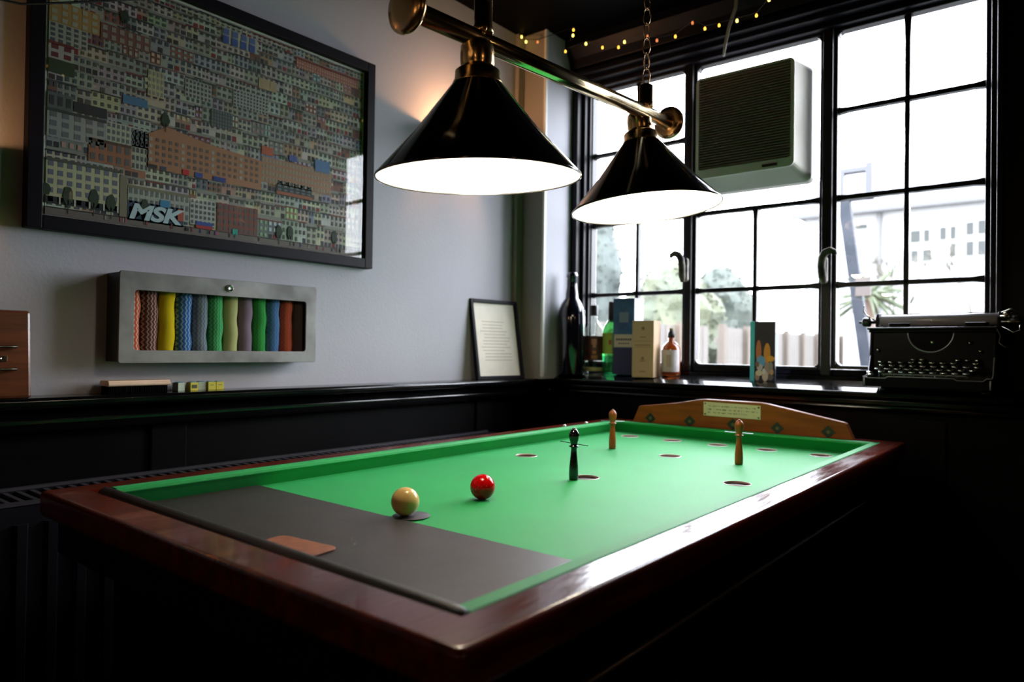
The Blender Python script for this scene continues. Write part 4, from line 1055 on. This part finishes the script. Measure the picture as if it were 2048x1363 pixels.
# upright leaflet
t = thing('leaflet', 'glossy leaflet with cyan spine standing upright on the sill by itself', 'leaflet', (-.868, 2.455, sz(2.44) - .0015), (0, 0, .16))
ma = attr_mat('leaflet_print', .6)
bm = B(); box(bm, -.032, .036, -.010, .010, 0, .208); bd = obj('leaflet_body', bm, M('leaflet_dark', (.018, .018, .032), .4, spec=.25), t, .0006)
bm = B(); box(bm, -.0475, -.0325, -.006, .012, 0, .208); obj('spine', bm, m_cyan, t, .0008)
bm = B(); lay = bm.faces.layers.int.new('c'); lc = []
def blob(cx_, cz_, rx_, rz_, col, lv):
    n_ = 16; vs = [bm.verts.new((cx_ + rx_ * math.cos(2 * PI * i / n_), -.0104 - lv * .0002, cz_ + rz_ * math.sin(2 * PI * i / n_))) for i in range(n_)]; f = bm.faces.new(vs); f[lay] = len(lc); lc.append(col)
for a in ((-.018, .105, .009, .040, (.42, .13, .05), 0), (.010, .098, .011, .036, (.55, .22, .03), 0), (.022, .080, .013, .010, (.60, .28, .03), 1), (-.010, .070, .015, .020, (.10, .30, .55), 2), (-.014, .050, .010, .012, (.45, .42, .48), 3),
          (.012, .045, .012, .022, (.28, .22, .20), 2), (-.016, .030, .012, .010, (.55, .50, .42), 4), (.004, .020, .010, .018, (.50, .44, .38), 5), (.022, .052, .008, .018, (.20, .19, .20), 3), (-.022, .018, .008, .014, (.30, .20, .16), 3), (.020, .016, .012, .010, (.10, .10, .11), 4),
          (.000, .036, .006, .010, (.55, .56, .60), 6), (-.022, .060, .007, .010, (.16, .10, .09), 4), (.026, .034, .006, .010, (.42, .25, .15), 5)): blob(*a)
me = bpy.data.meshes.new('leaflet_picture'); ci = [f[lay] for f in bm.faces]; bmesh.ops.recalc_face_normals(bm, faces=bm.faces); bm.to_mesh(me); bm.free(); ca_ = me.color_attributes.new('ink', 'FLOAT_COLOR', 'CORNER')
for p, kk in zip(me.polygons, ci):
    for li in p.loop_indices: ca_.data[li].color = (*[min(.9, c * 1.5) for c in lc[kk]], 1)
me.materials.append(ma); o = bpy.data.objects.new('leaflet_picture', me); C.objects.link(o); o.parent = t

# ================================================================== TYPEWRITER
tw = thing('typewriter', 'old black typewriter with round nickel-rimmed keys on the right end of the sill', 'typewriter', (-.352, 2.30, 1.0205), (0, 0, -.055))
# local axes: x right, y away from the typist, z up ; front at y = 0
def T(name, bm, mt, bev=0, parent=tw, **k): return obj(name, bm, mt, parent, bev, **k)
bm = B()
# side cheeks: low at the front, high housing behind
side = [(-.035, .012), (-.035, .034), (.0, .046), (.022, .102), (.030, .170), (.036, .180), (.165, .180), (.172, .165), (.172, .012)]
bm.free()
for x0_, x1_ in ((-.160, -.150), (.150, .160)):
    bm = B(); prism(bm, side, 'x', x0_, x1_); T('side_panel', bm, m_type, .004)
bm = B()
# front plate with a half-round opening, built as columns
R_ = .058; cxo = 0.0; n = 28; zt = .170; zb = .060; yf = .026
pts = [(-.150, zb), (.150, zb), (.150, zt), (R_, zt)] + [(R_ * math.cos(a), zt - R_ * .98 * math.sin(a)) for a in [PI * i / n for i in range(1, n)]] + [(-R_, zt), (-.150, zt)]
vsF = [bm.verts.new((x, yf + (z - zb) * .05, z)) for x, z in pts]; vsB = [bm.verts.new((x, yf + .006 + (z - zb) * .05, z)) for x, z in pts]
fF = bm.faces.new(vsF); fB = bm.faces.new(vsB)
for i in range(len(pts)):
    j = (i + 1) % len(pts); bm.faces.new((vsF[i], vsF[j], vsB[j], vsB[i]))
bmesh.ops.triangulate(bm, faces=[fF, fB]); T('front_plate', bm, m_type)
bm = B(); tube(bm, [(R_ * math.cos(a), yf - .001 + (.170 - zb - R_ * math.sin(a)) * .05, zt - R_ * .98 * math.sin(a)) for a in [PI * i / 24 for i in range(25)]], .0022, 8); T('opening_trim', bm, M('grey_trim', (.25, .25, .30), .3, metal=.6))
bm = B(); prism(bm, rrect(-.168, .168, .018, .172, .012), 'z', .178, .185); prism(bm, rrect(-.164, .164, .022, .168, .010), 'z', .170, .178); T('top_plate', bm, m_type, .002)
m_edge = M('edge_highlight_grey', (.30, .29, .34), .3, metal=.5)  # pale beads draw the highlight lines along the housing edges
for sx in (-.155, .155):
    bm = B(); tube(bm, [(sx, -.0405, .014), (sx, -.041, .037), (sx, -.001, .0485), (sx, .0205, .100)], .0022, 8); T('edge_highlight', bm, m_edge)
bm = B(); tube(bm, [(-.160, .0175, .1835), (.160, .0175, .1835)], .0016, 8); T('edge_highlight', bm, m_edge)
bm = B(); box(bm, -.150, .150, .030, .170, .012, .020); T('base_plate', bm, m_type)
# front apron with wavy lower edge
bm = B(); prism(bm, [(-.160, .012), (-.160, .040), (-.148, .036), (-.100, .036), (-.092, .041), (.070, .041), (.078, .036), (.138, .036), (.146, .043), (.160, .043), (.160, .012)], 'y', -.040, -.030); T('front_apron', bm, m_type, .0015)
bm = B(); tube(bm, [(-.160, -.0405, .0405), (-.148, -.0405, .0365), (-.100, -.0405, .0365), (-.092, -.0405, .0415), (.070, -.0405, .0415), (.078, -.0405, .0365), (.138, -.0405, .0365), (.146, -.0405, .0435), (.160, -.0405, .0435)], .0012, 6); T('apron_bead', bm, M('apron_bead_grey', (.22, .21, .25), .3, metal=.5))  # thin grey bead following the top edge of the apron
# type basket behind the opening
for i in range(26):
    a = PI * (i + .5) / 26; bm = B()
    tube(bm, [(.010 * math.cos(a), .060, zt - .048 + .01 * math.sin(a)), (.052 * math.cos(a), .048, zt - .052 * math.sin(a) * .9), (.056 * math.cos(a), .046, zt - .054 * math.sin(a) * .9 + .004)], [.0008, .0010, .0018], 5)
    T('type_bar', bm, m_nickel if i % 3 == 1 else m_dkmetal)
bm = B(); box(bm, -.148, .148, .085, .09, .03, .170); T('inner_plate', bm, m_blackcap)
bm = B(); lathe(bm, [(.004, 0), (.007, .003), (.004, .010), (0, .012)], (.004, .040, .142), 12, axis=(0, -1, 0)); T('ribbon_guide', bm, m_nickel)
# keys
rows_ = [(10, .102, .018, -.1285, .0262), (10, .090, .001, -.121, .0262), (10, .078, -.014, -.118, .0262), (9, .066, -.027, -.106, .0262)]
rows_ = [(10, .083, .006, -.122, .0262), (10, .073, -.006, -.116, .0262), (10, .0635, -.018, -.125, .0262)]
rows_ += [(9, .055, -.029, -.112, .0262)]
kk = 0
proto_mesh = None
for (cnt, kz, ky, kx0, dx) in rows_:
    for i in range(cnt):
        x = kx0 + i * dx
        if kx0 == -.122 and i in (8,): continue
        bm = B(); lathe(bm, [(0, -.0010), (.0070, -.0010), (.0082, 0), (.0082, .0022), (.0072, .0030), (.0066, .0026), (0, .0026)], (0, 0, 0), 18)
        k_ = T('key', bm, m_keyring); k_.location = (x, ky, kz); k_.rotation_euler = (.25, random.uniform(-.05, .05), 0)
        bm = B(); lathe(bm, [(.0066, .0027), (.0060, .0031), (0, .0031)], (0, 0, 0), 16, cap=False); kt = obj('key_top', bm, m_key, k_)
        bm = B(); tube(bm, [(0, 0, -.001), (0, .004, -.012), (0, .022, -.016)], .0011, 5); obj('key_stem', bm, m_dkmetal, k_)
for x, y, z in ((-.040, .018, .092), (-.018, .018, .092), (.070, .018, .092), (.093, .018, .092), (.117, .018, .092), (-.146, -.022, .052), (-.140, -.030, .046)):
    bm = B(); lathe(bm, [(0, -.001), (.0070, -.001), (.0075, .0005), (.0070, .0025), (0, .003)], (0, 0, 0), 16); k_ = T('key', bm, m_keyring); k_.location = (x, y, z); k_.rotation_euler = (.25, 0, 0)
bm = B(); box(bm, -.112, .100, -.038, -.029, .0465, .0505); T('space_bar', bm, M('worn_space_bar', (.10, .10, .11), .25, coat=.5), .0015)
for x, z in ((.098, .140), (.122, .118), (-.135, .118)):
    bm = B(); lathe(bm, [(.004, 0), (.005, .004), (.003, .010), (0, .011)], (x, .028, z), 12, axis=(0, -1, 0)); T('side_lever', bm, m_nickel)
# carriage and platen
bm = B(); lathe(bm, [(.0, -.150), (.014, -.150), (.0185, -.147), (.0185, .150), (.014, .153), (0, .153)], (0, .105, .207), 32, axis=(1, 0, 0)); T('platen_roller', bm, m_platen)
bm = B(); box(bm, -.158, .158, .082, .140, .187, .1905); box(bm, -.148, .148, .120, .128, .191, .224); T('carriage_frame', bm, m_type, .0015)
bm = B(); tube(bm, [(-.150, .086, .2255), (.150, .086, .2275)], .0011, 6); T('paper_bail', bm, m_dkmetal)
for sx in (-1, 1):
    bm = B(); prism(bm, [(.082, .188), (.138, .188), (.136, .222), (.118, .231), (.096, .229), (.084, .214)], 'x', sx * .152, sx * .160); T('carriage_end', bm, m_type, .002)
    bm = B(); lathe(bm, [(.005, .160), (.005, .176), (.012, .178), (.0145, .181), (.0145, .198), (.0125, .201), (.005, .202), (.0045, .212), (0, .212)], (0, .105, .204), 20, axis=(sx, 0, 0)); T('platen_knob', bm, m_blackcap)
bm = B(); tube(bm, [(-.178, .10, .214), (-.188, .085, .228), (-.190, .070, .240), (-.186, .062, .254)], [.002, .0018, .0015, .001], 6); tube(bm, [(-.160, .095, .205), (-.172, .09, .216), (-.180, .085, .222)], .002, 6); T('return_lever', bm, m_nickel)
bm = B()
for dz_, dy_, r_ in ((.214, .086, .004), (.222, .10, .005), (.198, .088, .004), (.226, .118, .003)): lathe(bm, [(r_, 0), (r_, .022), (0, .023)], (.158, dy_, dz_), 10, axis=(1, 0, 0))
tube(bm, [(.162, .08, .225), (.185, .078, .235), (.200, .080, .224)], .0022, 6); tube(bm, [(.165, .07, .185), (.190, .066, .170), (.205, .066, .175), (.205, .07, .190)], .0018, 6)
tube(bm, [(.160, .085, .200), (.205, .085, .200)], .0035, 8)
T('release_lever', bm, m_nickel)
bm = B(); tube(bm, [(.155, .02, .185), (.170, .01, .160), (.168, .0, .140), (.182, -.004, .128), (.196, .0, .132)], .0022, 6); T('carriage_arm', bm, m_dkmetal)
for sx in (-.085, .110):
    bm = B(); prism(bm, rrect(sx - .028, sx + .028, .035, .060, .008), 'z', .186, .198); T('ribbon_cover', bm, m_type, .002)
# gold decal squiggle on the paper table
bm = B(); tube(bm, [(-.014, .0855, .200), (-.010, .0845, .208), (-.006, .0850, .200), (-.003, .0850, .204), (.001, .0850, .200), (.004, .0850, .206), (.007, .0850, .200), (.010, .0845, .207), (.014, .0850, .201)], .0011, 5); T('gold_decal', bm, m_gold)
for x, y in ((-.130, .068), (.130, .068), (-.130, .155), (.130, .155)):
    bm = B(); lathe(bm, [(.012, -.004 + (y - .068) * .12), (.013, .002 + (y - .068) * .1), (.010, .012), (0, .0125)], (x, y, 0), 18); T('foot', bm, m_blackcap)

# ================================================================== RADIATOR ON THE LEFT WALL
t = thing('radiator', 'long black panel radiator with slotted top grille between table and left wall', 'radiator', (WX + .03, .9, 0))
RZ = .809; ra, rb = -1.3, 1.15
bm = B()
box(bm, .010, .022, ra, rb, .16, RZ); box(bm, .158, .166, ra, rb, .16, RZ - .006)
n = 46
for i in range(n):
    y = ra + (rb - ra) * (i + .5) / n; prism(bm, [(.166, y - .014), (.178, y - .008), (.178, y + .008), (.166, y + .014)], 'z', .18, RZ - .04)
obj('radiator_panel', bm, m_radiator, t)
bm = B(); box(bm, .004, .016, ra, rb, RZ, RZ + .006); box(bm, .150, .168, ra, rb, RZ - .004, RZ + .002); n = 100
for i in range(n):
    y = ra + (rb - ra) * i / (n - 1)
    vs = box(bm, .014, .152, y - .0045, y + .0045, RZ - .010, RZ - .001)
obj('top_grille', bm, m_radtop, t)
bx('wall_bracket', -.012, .010, ra + .2, ra + .24, .3, .6, m_radiator, t)
for yy in (ra + .1, rb - .1): bx('foot', .07, .11, yy - .02, yy + .02, 0, .17, m_radiator, t)
